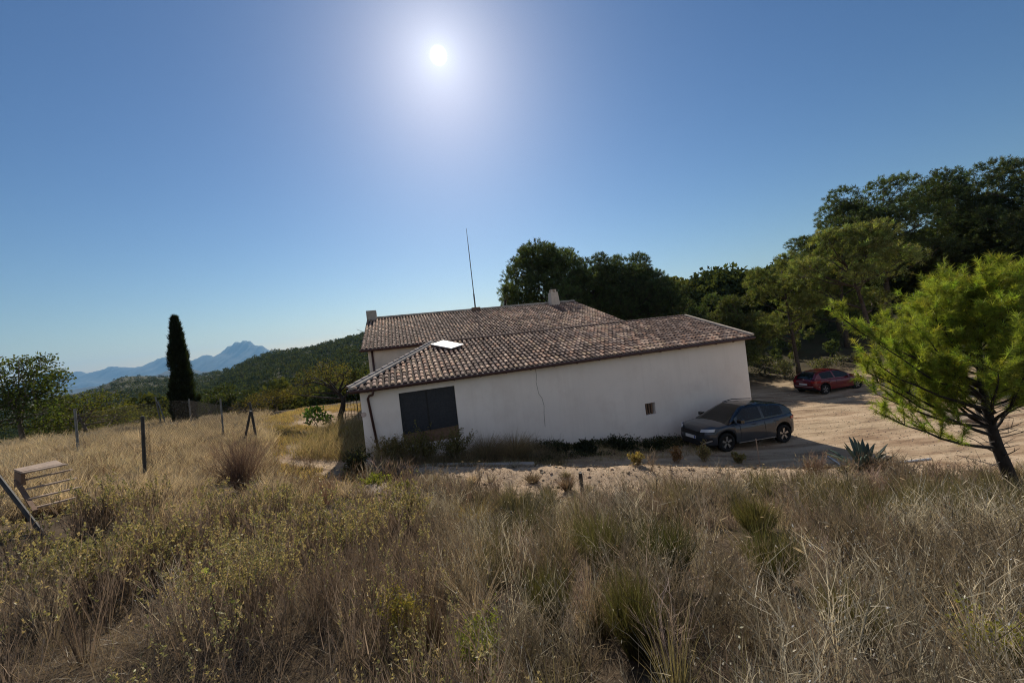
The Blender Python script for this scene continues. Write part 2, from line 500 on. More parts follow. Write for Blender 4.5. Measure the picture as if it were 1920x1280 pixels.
def yardmask(x, y):
    """1 on the bare yard in front of and beside the house"""
    x = np.asarray(x, float); y = np.asarray(y, float)
    m = sstep(-0.2, 0.5, y - crest_y(x))
    m = m * sstep(-8.6, -7.6, x + (fbm(x * .5, y * .5, 3, 21) - .5) * 2)
    far = sstep(30.5, 27.5, y + (fbm(x * .4, y * .4, 3, 22) - .5) * 3 + 0.05 * np.abs(x))
    return m * far
def bankmask(x, y):
    """bare broken earth along the edge of the yard"""
    x = np.asarray(x, float); y = np.asarray(y, float)
    d = y - crest_y(x)
    wdt = np.interp(x, [-6, -3, 0, 4, 9, 11, 14], [0.3, 1.3, 3.4, 3.7, 2.8, 1.0, 0.6])
    return sstep(-1.0, -0.55, d / np.maximum(wdt, .1)) * sstep(0.9, 0.2, d) * sstep(-6, -4, x)

def pathonly(x, y):
    x = np.asarray(x, float); y = np.asarray(y, float)
    cx_ = np.interp(y, [9, 11, 13, 17, 22, 30], [-4.6, -5.4, -6.9, -9.0, -10.5, -12.0])
    wd = np.interp(y, [9, 12, 15, 18, 24], [.3, .65, 1.2, 1.9, 2.5])
    return sstep(1.2, .65, np.abs(x - cx_ + (fbm(x * .6, y * .6, 3, 23) - .47) * 1.6) / wd) * sstep(8.5, 10, y) * sstep(27, 23, y)
def tz(x, y): return float(terrain(np.array([x]), np.array([y]))[0])

az = np.concatenate([np.linspace(-62, 62, 620), np.linspace(64, 296, 110)])
az = np.radians(az)
rr = np.concatenate([[0.0], np.geomspace(0.35, 70, 250), np.geomspace(72, 9000, 110)])
AZ, RR = np.meshgrid(az, rr)
TX = RR * np.sin(AZ); TY = RR * np.cos(AZ)
TZ = terrain(TX, TY)
na = len(az); nr = len(rr)
V = np.stack([TX.ravel(), TY.ravel(), TZ.ravel()], 1)
I = np.arange(nr - 1)[:, None] * na; J = np.arange(na)[None, :]; J2 = (J + 1) % na
q00 = (I + J).ravel(); q01 = (I + J2).ravel(); q10 = (I + na + J).ravel(); q11 = (I + na + J2).ravel()
T = np.concatenate([np.stack([q00, q01, q11], 1), np.stack([q00, q11, q10], 1)])
T = T[:, ::-1]
ym = np.maximum(yardmask(TX, TY), .85 * pathonly(TX, TY)).ravel(); bm = bankmask(TX, TY).ravel()
rfar = RR.ravel()
ff = sstep(26, 45, TY.ravel() + 0.15 * np.abs(TX.ravel())) + sstep(40, 80, rfar); ff = np.clip(ff, 0, 1)
GC = np.stack([ym, bm, ff], 1)

gm, t, out = newmat('ground_soil')
p = N(t, 'ShaderNodeBsdfPrincipled'); p.inputs['Roughness'].default_value = 0.97; p.inputs['Specular IOR Level'].default_value = 0.1
at_ = N(t, 'ShaderNodeAttribute', attribute_name='Col')
sp = N(t, 'ShaderNodeSeparateColor'); t.links.new(at_.outputs['Color'], sp.inputs[0])
n1 = noise(t, 1.3, 8, 0.65); n2 = noise(t, 9.0, 8, 0.7); n3 = noise(t, 0.35, 4, 0.6); n4 = noise(t, 40.0, 4, 0.7)
soil = mixc(t, n2, (0.030, 0.023, 0.017), (0.105, 0.078, 0.052))  # soil colour darkened for litter and for the shade beneath the plants
soil = mixc(t, ramp(t, n1, [(0.45, (0, 0, 0)), (0.62, (1, 1, 1))]), soil, (0.13, 0.096, 0.064))
yard = mixc(t, ramp(t, n1, [(0.35, (0, 0, 0)), (0.65, (1, 1, 1))]), (0.27, 0.175, 0.105), (0.46, 0.335, 0.22))
yard = mixc(t, ramp(t, n3, [(0.42, (0, 0, 0)), (0.6, (1, 1, 1))]), yard, mixc(t, n2, (0.36, 0.265, 0.165), (0.50, 0.395, 0.27)))
yard = mixc(t, ramp(t, n4, [(0.5, (0, 0, 0)), (0.68, (1, 1, 1))]), yard, (0.22, 0.155, 0.11))
tcy = N(t, 'ShaderNodeTexCoord'); mpy = N(t, 'ShaderNodeMapping'); mpy.inputs['Scale'].default_value = (.35, 1.5, 1); mpy.inputs['Rotation'].default_value = (0, 0, .35)
t.links.new(tcy.outputs['Object'], mpy.inputs['Vector'])
trk = noise(t, 1.1, 6, .7, vec=mpy.outputs[0])
yard = mixc(t, ramp(t, trk, [(.48, (0, 0, 0)), (.60, (.95, .95, .95))]), yard, (0.52, 0.40, 0.275))
yard = mixc(t, ramp(t, trk, [(.36, (.9, .9, .9)), (.46, (0, 0, 0))]), yard, (0.185, 0.125, 0.082))
bank = mixc(t, n2, (0.30, 0.21, 0.14), (0.60, 0.47, 0.33))
forest = mixc(t, n2, (0.045, 0.046, 0.026), (0.12, 0.10, 0.06))
forest = mixc(t, ramp(t, n1, [(0.45, (0, 0, 0)), (0.6, (1, 1, 1))]), forest, (0.055, 0.065, 0.03))
c = mixc(t, sp.outputs[0], soil, yard)
c = mixc(t, sp.outputs[1], c, bank)
c = mixc(t, sp.outputs[2], c, forest)
t.links.new(c, p.inputs['Base Color'])
b1 = mixc(t, 0.5, n2, n4)
t.links.new(bump(t, b1, 0.8, 0.05), p.inputs['Normal'])
t.links.new(p.outputs[0], out.inputs[0])
ground = tri_mesh('ground', V, T, GC, gm, smooth=True)
tag(ground, kind='structure')

# ------------------------------------------------------------------ mountains
MP = [(-1100,10),(-900,30),(-870,36),(-862,40)]
for (px, py) in [(93,695),(112,695),(121,699),(153,694),(163,698),(185,692),(207,685),(225,687),(242,688),(258,686),(273,685),(285,678),(298,671),(312,667),(330,672),(345,679),(357,678),(374,668),(391,663),(405,666),(408,669),(422,654),(430,647),(438,641),(448,638),(460,634),(474,639),(488,646),(504,656),(520,661),(535,664)]:
    a, b = ray(px, py); MP.append((a * F, b * F))
MP += [(-380,22),(-300,12),(-200,2),(0,-10)]
MP = np.array(MP)
def ridge_mesh(name, pts, Y, back, seed, m):
    xs = np.linspace(pts[0, 0], pts[-1, 0], 900)
    lev = np.interp(xs, pts[:, 0], pts[:, 1])
    lev = lev + (.10 - np.abs(fbm(xs / 9.0, xs * 0 + seed, 4, seed) - .47)) * 20.0 + (fbm(xs / 26.0, xs * 0 + seed, 3, seed + 3) - .44) * 5.0
    rows = 34
    tt = np.linspace(-1, 1, rows)       # -1 front foot, 0 crest, 1 back foot
    XS, TT = np.meshgrid(xs, tt)
    LV = np.broadcast_to(lev, XS.shape)
    Yd = Y + TT * np.where(TT < 0, 1500, back)
    X = XS / 715 * Y * (1 + 0.0 * TT)
    zc = LV / 715 * Y
    prof = 1 - np.abs(TT) ** 0.85
    Z = -160 + (zc + 160) * prof
    sp_ = (fbm(X / 420 + TT * 1.3, TT * 5 + X / 900, 5, seed) - 0.47) * 330 * np.abs(TT) ** 0.7 * (1 - np.abs(TT)) * 1.8
    Z = Z + sp_
    V = np.stack([X.ravel(), Yd.ravel(), Z.ravel() + CZ], 1)
    nc = len(xs); I = np.arange(rows - 1)[:, None] * nc; J = np.arange(nc - 1)[None]
    a = (I + J).ravel(); b = a + 1; c_ = a + nc; d = c_ + 1
    T = np.concatenate([np.stack([a, b, d], 1), np.stack([a, d, c_], 1)])
    return tag(tri_mesh(name, V, T, None, m, smooth=True), kind='structure')
M['mount'] = pbr('mountain_rock', (0.10, 0.11, 0.11), 0.95, 0.35, 0.004, spec=0.1)
ridge_mesh('mountains', MP, 7600, 1600, 31, M['mount'])
MP2 = np.array([(-900,4),(-700,2),(-655,14),(-634,25),(-618,21),(-600,11),(-575,5),(-540,4),(-430,12),(-385,25),(-365,33),(-345,38),(-320,37),(-290,30),(-240,20),(-100,6)], float)
ridge_mesh('foothills', MP2, 3600, 900, 47, M['mount'])

# haze: the blue air between here and the mountains
hz = MB(); hz.box((-14000, -400, -330), (14000, 9600, 720))
hm, t, out = newmat('haze_air')
pv = N(t, 'ShaderNodeVolumePrincipled')
pv.inputs['Color'].default_value = (0.28, 0.60, 1.0, 1)
pv.inputs['Density'].default_value = 6.5e-5
pv.inputs['Anisotropy'].default_value = 0.3
t.links.new(pv.outputs[0], out.inputs['Volume'])
hazeo = tag(hz.build('haze', hm), kind='stuff')

# ------------------------------------------------------------------ the farm buildings
def on_wall(px, py, wv):
    """(u, z) where the sight line through a photo pixel meets the upright plane w = wv"""
    a, b = ray(px, py)
    # w(Y) = -(a Y - HA0) HS + (Y - HA1) HC
    Y = (wv - HA[0] * HS + HA[1] * HC) / (HC - a * HS)
    return hinv(a * Y, Y)[0], b * Y + CZ
def on_slope(px, py, z0, k, w0):
    """(u, w, z) where the sight line meets the roof plane z = z0 + k (w - w0)"""
    a, b = ray(px, py)
    # z = bY + CZ ; w = (-a HS + HC) Y + wc
    wc = HA[0] * HS - HA[1] * HC; wk = HC - a * HS
    Y = (z0 + k * (wc - w0) - CZ) / (b - k * wk)
    u, wv = hinv(a * Y, Y)
    return u, wv, b * Y + CZ

def inpoly(x, y, poly):
    c = False; n = len(poly)
    for i in range(n):
        x1, y1 = poly[i]; x2, y2 = poly[(i + 1) % n]
        if (y1 > y) != (y2 > y) and x < (x2 - x1) * (y - y1) / (y2 - y1) + x1: c = not c
    return c
PALE = [(0.60,0.47,0.37),(0.54,0.40,0.31),(0.66,0.54,0.43),(0.46,0.31,0.23),(0.36,0.29,0.25),(0.25,0.18,0.145),(0.17,0.125,0.105),(0.48,0.38,0.27)]
def tiles(mb, O, eu, es, poly, rad=0.068, pitch=0.2, step=0.33, dark=0.25, seed=1, phase=0.5):
    """barrel tiles on the plane O + eu*a + es*b, kept where (a,b) lies in poly"""
    rs = random.Random(seed)
    O = Vector(O); eu = Vector(eu).normalized(); es = Vector(es).normalized(); en = eu.cross(es).normalized()
    amin = min(p[0] for p in poly); amax = max(p[0] for p in poly)
    bmin = min(p[1] for p in poly); bmax = max(p[1] for p in poly)
    nc = int((amax - amin) / pitch) + 1; nrw = int((bmax - bmin) / step) + 1
    ns = 6
    for i in range(nc):
        a = amin + (i + phase) * pitch
        ja = rs.uniform(-.006, .006)
        for r in range(nrw):
            b = bmin + r * step
            if not inpoly(a, b + 0.12, poly): continue
            yaw = rs.uniform(-.035, .035); lift = rs.uniform(0, .012); r0 = rad * rs.uniform(.97, 1.07)
            d = es + eu * yaw
            p0 = O + eu * (a + ja + rs.uniform(-.005, .005)) + es * (b - 0.02) + en * (0.022 + lift)
            Lt = min(step + 0.07, max(0.1, step + 0.07))
            p1 = p0 + d * Lt - en * 0.018
            pick = rs.random()
            big = fbm(np.array([a * .35 + seed * 9]), np.array([b * .5]), 3, 77)[0]
            kk = big + rs.uniform(-.20, .20)
            if kk < 0.40: col = rs.choice(PALE[4:7])
            elif kk < 0.5: col = rs.choice(PALE[3:7])
            else: col = rs.choice(PALE[:5] + PALE[7:])
            jit = rs.uniform(.85, 1.18)
            col = tuple(c * jit * q_ for c, q_ in zip(col, (1.06, .95, .88)))
            v = []; f = []
            for (pp, rr_) in ((p0, r0), (p1, r0 * .82)):
                for k in range(ns + 1):
                    th = math.pi * k / ns
                    v.append(tuple(pp + eu * (math.cos(th) * rr_) + en * (math.sin(th) * rr_ * .92)))
            for k in range(ns):
                f.append((k, k + 1, ns + 2 + k, ns + 1 + k))
            mb.add(v, f, col)
            cc = (0.40, 0.33, 0.28) if r == 0 else (0.10, 0.065, 0.052)
            vv = v[:ns + 1]
            mb.add([tuple(Vector(q) + es * (0.004 if r == 0 else 0.02)) for q in vv], [tuple(range(ns, -1, -1))], cc)
def ridge_caps(mb, A, B, rad=0.1, step=0.36, seed=3, col=None):
    rs = random.Random(seed)
    A = Vector(A); B = Vector(B); d = B - A; L = d.length; d.normalize()
    s = d.cross(Vector((0, 0, 1))).normalized(); n = s.cross(d)
    for i in range(int(L / step) + 1):
        p0 = A + d * (i * step); p1 = A + d * min(L, i * step + step + .04)
        v = []
        for (p, r) in ((p0, rad), (p1, rad * .88)):
            for k in range(8):
                th = math.pi * k / 7
                v.append(tuple(p + s * (math.cos(th) * r) + n * (math.sin(th) * r + 0.015 * (p is p0))))
        f = [(k, 8 + k, 9 + k, k + 1) for k in range(7)]
        c = col or rs.choice(PALE[:5]); j = rs.uniform(.8, 1.1)
        mb.add(v, f, tuple(x * j for x in c))
        mb.add(v[:8], [tuple(range(8))], (.2, .14, .11))
def slab(mb, poly3, th, col=None):
    """a sheet of the given corner points, with thickness th straight down"""
    n = len(poly3)
    v = [tuple(p) for p in poly3] + [(p[0], p[1], p[2] - th) for p in poly3]
    f = [tuple(range(n)), tuple(range(2 * n - 1, n - 1, -1))]
    for i in range(n):
        j = (i + 1) % n
        f.append((i, n + i, n + j, j))
    mb.add(v, f, col)
def holed_wall(mb, u0, u1, z0, z1, wv, holes, depth):
    us = sorted({u0, u1, *[h[0] for h in holes], *[h[1] for h in holes]})
    zs = sorted({z0, z1, *[h[2] for h in holes], *[h[3] for h in holes]})
    for i in range(len(us) - 1):
        for j in range(len(zs) - 1):
            mu = (us[i] + us[i+1]) / 2; mz = (zs[j] + zs[j+1]) / 2
            if any(h[0] < mu < h[1] and h[2] < mz < h[3] for h in holes): continue
            mb.add([(us[i], wv, zs[j]), (us[i+1], wv, zs[j]), (us[i+1], wv, zs[j+1]), (us[i], wv, zs[j+1])], [(0, 1, 2, 3)])
    for (a, b, c, d) in holes:
        e = wv + depth
        mb.add([(a,wv,c),(b,wv,c),(b,wv,d),(a,wv,d),(a,e,c),(b,e,c),(b,e,d),(a,e,d)],
               [(0,4,5,1),(1,5,6,2),(2,6,7,3),(3,7,4,0)])

EZ = CZ - 1.0; AK = 0.3126; RW = 4.14; RZ = EZ + AK * RW; UR = 17.08; HU = 3.26
MW = 5.95                                                # front wall of the main house
annex = empty('farm_annex', (HA[0], HA[1], 0), TH,
  'long low whitewashed barn with blank shaded wall, dark window and worn barrel tile roof', 'barn')
GU0 = 0.32; GU1 = 16.86; GW = 0.30
wl, wzt = on_wall(748, 738, GW); wr_, _z = on_wall(852, 724, GW); wl2, wzb = on_wall(759, 832, GW)
wl = (wl + on_wall(756, 822, GW)[0]) / 2; wr_ = (wr_ + on_wall(861, 805, GW)[0]) / 2
wzt = (on_wall(748, 737, GW)[1] + on_wall(852, 723, GW)[1]) / 2
wzm = (on_wall(757, 815, GW)[1] + on_wall(859, 799, GW)[1]) / 2
vl, vzt = on_wall(1209, 757, GW); vr, vzb = on_wall(1230, 775, GW)
WIN = (wl, wr_, wzm - 0.42, wzt); VEN = (vl, vr, vzb, vzt)
print('window', WIN, 'vent', VEN)
b = MB()
holed_wall(b, GU0, GU1, -0.6, EZ + AK * GW, GW, [WIN, VEN], 0.30)
zt = lambda wv: EZ + AK * wv if wv <= RW else RZ - AK * (wv - RW)
# left and right ends, following the roof
b.add([(GU0, GW, -.6), (GU0, MW, -.6), (GU0, MW, EZ + .09), (GU0, GW, EZ + .09)], [(0, 3, 2, 1)])
b.add([(GU1, GW, -.6), (GU1, MW, -.6), (GU1, MW, zt(MW)), (GU1, RW, zt(RW)), (GU1, GW, zt(GW))], [(0, 1, 2, 3, 4)])
b.build('wall', M['plaster'], annex)
# roof
roof_root = MB()
P = lambda u, wv, z: (u, wv, z)
front = [(0, 0, EZ), (UR, 0, EZ), (UR, RW, RZ), (HU, RW, RZ)]
uc = HU * (1 - (MW - RW) / RW)
rearp = [(HU, RW, RZ), (UR, RW, RZ), (UR, MW, zt(MW)), (uc, MW, zt(MW))]
side = [(0, MW, EZ), (0, 0, EZ), (HU, RW, RZ), (uc, MW, zt(MW))]
for pl in (front, rearp, side): slab(roof_root, pl, 0.07, (0.05, 0.032, 0.026))
sl = math.hypot(1, AK)
tiles(roof_root, (0, 0, EZ), (1, 0, 0), (0, 1, AK), [(0.12, 0), (UR - .1, 0), (UR - .1, RW * sl - .1), (HU + .0, RW * sl - .1)], seed=11)
kS = (RZ - EZ) / HU; slS = math.hypot(1, kS)
tiles(roof_root, (0, MW, EZ), (0, -1, 0), (1, 0, kS), [(0.05, 0), (MW - .15, 0), (MW - RW, HU * slS - .1), (0.05, uc * slS)], seed=12)
tiles(roof_root, (UR, MW, zt(MW)), (-1, 0, 0), (0, -1, AK), [(0.1, 0), (UR - uc, 0), (UR - HU, (MW - RW) * sl - .1), (0.1, (MW - RW) * sl - .1)], seed=13)
roof = roof_root.build('roof', M['tile'], annex)
rc = MB(); ridge_caps(rc, (HU, RW, RZ + .03), (UR - .05, RW, RZ + .03), .085, seed=4, col=(.30, .22, .18))
rc.build('ridge_cap', M['tile'], roof)
mh = MB()
mh.bar((0.08, 0.06, EZ + .05), (HU, RW, RZ + .05), .20, .10)
mh.build('hip_mortar', M['mortar'], roof, bevel=.02)
hc = MB(); ridge_caps(hc, (-.02, 0.10, EZ + .07), (HU - .1, RW, RZ + .09), .075, seed=6, col=(.55, .48, .42))
hc.build('hip_cap', M['tile'], roof)
vg = MB(); vg.bar((UR - .02, 0.02, EZ + .07), (UR - .02, RW, RZ + .07), .16, .10)
vg.bar((UR - .02, RW, RZ + .07), (UR - .02, MW, zt(MW) + .07), .16, .10)
vg.build('verge_mortar', pbr('verge_mortar', (0.50, 0.42, 0.34), 0.95, 0.2, 5.0, spec=.15, bumps=.4), roof, bevel=.02)
g = MB(); g.tube([(0.05, -.055, EZ - .045), (UR - .02, -.055, EZ - .06)], .055, 10)
g.bar((0.06, 0.03, EZ - .075), (UR - .06, 0.03, EZ - .075), .03, .10)
g.bar((-.02, 0.03, EZ - .05), (-.02, MW - .1, EZ - .05), .04, .09)
gut = g.build('gutter', M['gutter'], annex)
for i in range(18):
    uu = .6 + i * .95
    br = MB(); br.box((uu, -.115, EZ - .135), (uu + .03, .0, EZ - .09))
    br.build('gutter_bracket', M['gutter'], gut)
d0 = on_wall(690, 750, .22); d1 = on_wall(712, 853, .22); dt = on_wall(699, 733, -.05)
dp = MB(); dp.tube([(dt[0], -.05, EZ - .08), (dt[0] + .0, -.05, EZ - .17), (dt[0] - .03, .06, EZ - .24), (d0[0] + .06, .18, EZ - .27), (d0[0], .225, EZ - .36), (d1[0], .225, d1[1] - .05)], .042, 10)
dp.build('downpipe', M['gutter'], annex, smooth=True)
# window: two shutters over a board
win = MB(); win.box((WIN[0] + .002, GW + .13, WIN[2] + .003), (WIN[1] - .002, GW + .20, wzm))
wb = win.build('window', M['wood'], annex)
mid = (on_wall(800, 733, GW)[0] + on_wall(806, 808, GW)[0]) / 2
for a_, b_ in ((WIN[0] + .004, mid - .03), (mid + .03, WIN[1] - .004)):
    s = MB(); s.box((a_, GW + .12, wzm + .006), (b_, GW + .16, WIN[3] - .006))
    nb = 7
    for k in range(1, nb):
        x = a_ + (b_ - a_) * k / nb
        s.box((x - .012, GW + .108, wzm + .01), (x + .012, GW + .1185, WIN[3] - .01))
    s.build('shutter', M['shutter'], wb)
s = MB(); s.box((mid - .029, GW + .10, wzm + .004), (mid + .029, GW + .17, WIN[3] - .004)); s.build('window_post', M['black'], wb)
# vent with bars
vw = MB(); vw.box((VEN[0] + .003, GW + .24, VEN[2] + .003), (VEN[1] - .003, GW + .28, VEN[3] - .003))
vn = vw.build('vent', pbr('vent_dark', (0.05, 0.045, 0.04), .9), annex)
for k in range(3):
    x = VEN[0] + (VEN[1] - VEN[0]) * (k + 1) / 4
    bb = MB(); bb.box((x - .03, GW + .08, VEN[2] + .004), (x + .03, GW + .12, VEN[3] - .004)); bb.build('vent_bar', M['wood'], vn)
# crack, plaque
ck = MB(); pts = [on_wall(x, y, GW) for x, y in ((1004, 692), (1006, 706), (1005, 716), (1010, 738), (1016, 746), (1020, 760), (1020, 776), (1022, 800))]
for i in range(len(pts) - 1):
    ck.bar((pts[i][0], GW - .002, pts[i][1]), (pts[i+1][0], GW - .002, pts[i+1][1]), .012, .014, up=(0, 1, 0))
ck.build('wall_crack', M['crack'], annex)
pq = on_wall(682, 777, GW); q = MB(); q.tube([(pq[0], GW - .02, pq[1]), (pq[0], GW + .01, pq[1])], .085, 18)
q.build('wall_plaque', pbr('plaque_clay', (.50, .40, .35), .8, .2, 12.), annex)
# bright metal sheet lying on the roof at the hip
sh_ = [on_slope(x, y, EZ + .17, AK, 0) for x, y in ((808, 645), (846, 652.5), (869, 645), (831, 637.5))]
print('sheet', sh_)
s = MB(); slab(s, [Vector(q) for q in sh_], .03)
s.build('metal_sheet', M['sheet'], roof)
bx = MB(); cxs = [Vector(q) for q in sh_]; cen = sum(cxs, Vector()) / 4
slab(bx, [cen + (q - cen) * .9 - Vector((0, 0, .032)) for q in cxs], .13)
bx.build('sheet_frame', M['under'], roof)

# ---- main house behind
EM = CZ + .41; MKW0 = 5.69; MRW = 11.8; MRZ = CZ + 2.37; MK = (MRZ - EM) / (MRW - MKW0); MU = 14.2
house = empty('farmhouse', (HA[0], HA[1], 0), TH,
  'white farmhouse behind the barn, tiled gable roof with two chimneys and a thin mast', 'house')
b = MB()
mz = lambda wv: EM + MK * (wv - MKW0) if wv <= MRW else MRZ - MK * (wv - MRW)
W1 = 17.6
b.add([(.28, MW, -.5), (MU - .3, MW, -.5), (MU - .3, MW, mz(MW) - .03), (.28, MW, mz(MW) - .03)], [(0, 1, 2, 3)])
for uu, fl in ((.28, 1), (MU - .3, 0)):
    f = (0, 1, 2, 3, 4) if not fl else (4, 3, 2, 1, 0)
    b.add([(uu, MW, -.5), (uu, W1, -.5), (uu, W1, mz(W1) - .03), (uu, MRW, MRZ - .03), (uu, MW, mz(MW) - .03)], [f])
b.add([(.28, W1, -.5), (MU - .3, W1, -.5), (MU - .3, W1, mz(W1) - .03), (.28, W1, mz(W1) - .03)], [(3, 2, 1, 0)])
b.build('wall', M['plaster_old'], house)
r = MB()
slM = math.hypot(1, MK)
slab(r, [(0, MKW0, EM), (MU, MKW0, EM), (MU, MRW, MRZ), (0, MRW, MRZ)], .07, (0.05, 0.032, 0.026))
slab(r, [(0, MRW, MRZ), (MU, MRW, MRZ), (MU, W1 + .3, mz(W1 + .3)), (0, W1 + .3, mz(W1 + .3))], .07, (0.05, 0.032, 0.026))
LM = (MRW - MKW0) * slM
tiles(r, (0, MKW0, EM), (1, 0, 0), (0, 1, MK), [(0.0, 0), (MU, 0), (MU, LM - .1), (0.0, LM - .1)], rad=.062, pitch=.178, seed=21)
mroof = r.build('roof', M['tile'], house)
m_ = MB(); m_.bar((0.0, MRW, MRZ + .06), (MU, MRW, MRZ + .06), .28, .12)
m_.build('ridge_mortar', M['mortar'], mroof, bevel=.03)
g = MB(); g.tube([(-.05, MKW0 - .055, EM - .05), (MU + .05, MKW0 - .055, EM - .06)], .055, 10)
g.bar((0, MKW0 + .03, EM - .075), (MU, MKW0 + .03, EM - .075), .03, .1)
g.build('gutter', M['gutter'], house)
dd = on_wall(701, 690, MW - .06)
dp = MB(); dp.tube([(dd[0], MW - .06, EM - .1), (dd[0], MW - .06, 1.5)], .05, 10)
dp.build('downpipe', M['gutter'], house, smooth=True)
c = MB(); c.box((.02, MRW - .45, MRZ - .3), (.60, MRW + .15, MRZ + .50))
c.build('chimney', pbr('grey_block', (.33, .31, .27), .95, .2, 6., bumps=.4), mroof, bevel=.02)
# second chimney: tapered stack with a little crown
cu = 12.45; cw = MRW - .42; z0 = MRZ - .45; c = MB()
v = []
for z, h in ((z0, .34), (MRZ + .72, .255)):
    v += [(cu - h, cw - h, z), (cu + h, cw - h, z), (cu + h, cw + h, z), (cu - h, cw + h, z)]
c.add(v, [(3, 2, 1, 0), (4, 5, 6, 7), (0, 1, 5, 4), (1, 2, 6, 5), (2, 3, 7, 6), (3, 0, 4, 7)])
zc = MRZ + .72
for sx in (-1, 1):
    for sy in (-1, 1):
        c.box((cu + sx * .13 - .05, cw + sy * .13 - .05, zc - .01), (cu + sx * .13 + .05, cw + sy * .13 + .05, zc + .15))
c.box((cu - .19, cw - .19, zc + .152), (cu + .19, cw + .19, zc + .20))
c.build('chimney', pbr('cream_render', (.58, .49, .40), .95, .12, 6., bumps=.4), mroof)
# mast on the ridge
au = 6.9
an = MB(); tip = at(875, 428, 1.0)
zb = MRZ + .1
yT = HA[1] + HS * au + HC * MRW
ztip = at(875, 428, yT)[2]
an.tube([(au, MRW, zb), (au, MRW, zb + 1.0), (au, MRW, zb + 1.02), (au, MRW, ztip - 1.5), (au, MRW, ztip)], [.05, .05, .032, .026, .012], 8)
an.build('mast', M['steel'], mroof)
a2 = MB(); a2.box((au - .28, MRW - .3, MRZ - .05), (au + .28, MRW + .2, MRZ + .17)); a2.build('mast_footing', M['wood'], mroof, bevel=.03)
ae = MB(); ae.tube([(-.05, MRW - 1.2, MRZ - .9), (-.55, MRW - 1.2, MRZ - .9 + .28)], .012, 6); ae.tube([(-.5, MRW - 1.4, MRZ - .66), (-.5, MRW - 1.0, MRZ - .62)], .01, 6)
ae.build('aerial', M['steel'], house)

# ------------------------------------------------------------------ foliage tools
def unit(v): return v / (np.linalg.norm(v, axis=-1, keepdims=True) + 1e-9)
def rdir(n, up=0.0):
    d = rng.normal(size=(n, 3)); d = unit(d); d[:, 2] += up
    return unit(d)
def shards(P, D, L, W, C):
    """one thin triangle per blade: foot P, direction D"""
    n = len(P)
    S = unit(np.cross(D, rng.normal(size=(n, 3))))
    L = np.asarray(L).reshape(-1, 1) * np.ones((n, 1)); W = np.asarray(W).reshape(-1, 1) * np.ones((n, 1))
    V = np.empty((n, 3, 3)); V[:, 0] = P - S * W * .5; V[:, 1] = P + S * W * .5; V[:, 2] = P + D * L
    T = np.arange(3 * n).reshape(n, 3)
    return V.reshape(-1, 3), T, np.repeat(C, 3, 0)
def rhombs(P, D, L, W, C):
    """leaf-shaped: two triangles per leaf"""
    n = len(P)
    S = unit(np.cross(D, rng.normal(size=(n, 3))))
    L = np.asarray(L).reshape(-1, 1) * np.ones((n, 1)); W = np.asarray(W).reshape(-1, 1) * np.ones((n, 1))
    V = np.empty((n, 4, 3)); V[:, 0] = P; V[:, 1] = P + D * L * .45 + S * W * .5; V[:, 2] = P + D * L; V[:, 3] = P + D * L * .45 - S * W * .5
    i = np.arange(n)[:, None] * 4
    T = np.concatenate([i + [0, 1, 2], i + [0, 2, 3]])
    return V.reshape(-1, 3), T, np.repeat(C, 4, 0)
def ribbons(P, D, B, L, W, C, nseg=3, tipc=None):
    """curved tapering blades: P foot, D start direction, B bend vector"""
    n = len(P); L = np.asarray(L).reshape(-1, 1) * np.ones((n, 1)); W = np.asarray(W).reshape(-1, 1) * np.ones((n, 1))
    S = unit(np.cross(D, rng.normal(size=(n, 3))))
    k = 2 * nseg + 1
    V = np.empty((n, k, 3)); CC = np.empty((n, k, 3))
    for j in range(nseg):
        t_ = j / nseg
        c = P + L * (t_ * D + t_ * t_ * B); wd = W * (1 - .75 * t_) * .5
        V[:, 2*j] = c - S * wd; V[:, 2*j+1] = c + S * wd
        cc = C if tipc is None else C * (1 - t_) + tipc * t_
        CC[:, 2*j] = cc; CC[:, 2*j+1] = cc
    V[:, k-1] = P + L * (D + B); CC[:, k-1] = C if tipc is None else tipc
    tri = []
    for j in range(nseg - 1):
        a = 2 * j; tri += [(a, a+1, a+3), (a, a+3, a+2)]
    a = 2 * (nseg - 1); tri.append((a, a+1, a+2))
    tri = np.array(tri)
    T = (np.arange(n)[:, None, None] * k + tri[None]).reshape(-1, 3)
    return V.reshape(-1, 3), T, CC.reshape(-1, 3)
def joinm(parts):
    V = []; T = []; C = []; n = 0
    for v, t_, c in parts:
        V.append(v); T.append(t_ + n); C.append(c); n += len(v)
    return np.concatenate(V), np.concatenate(T), np.concatenate(C)
def cvar(n, base, dv=0.25, dh=0.08):
    b = np.asarray(base, float)
    c = b[None, :] * (1 + rng.uniform(-dv, dv, (n, 1)))
    return np.clip(c * (1 + rng.uniform(-dh, dh, (n, 3))), 0, 1)

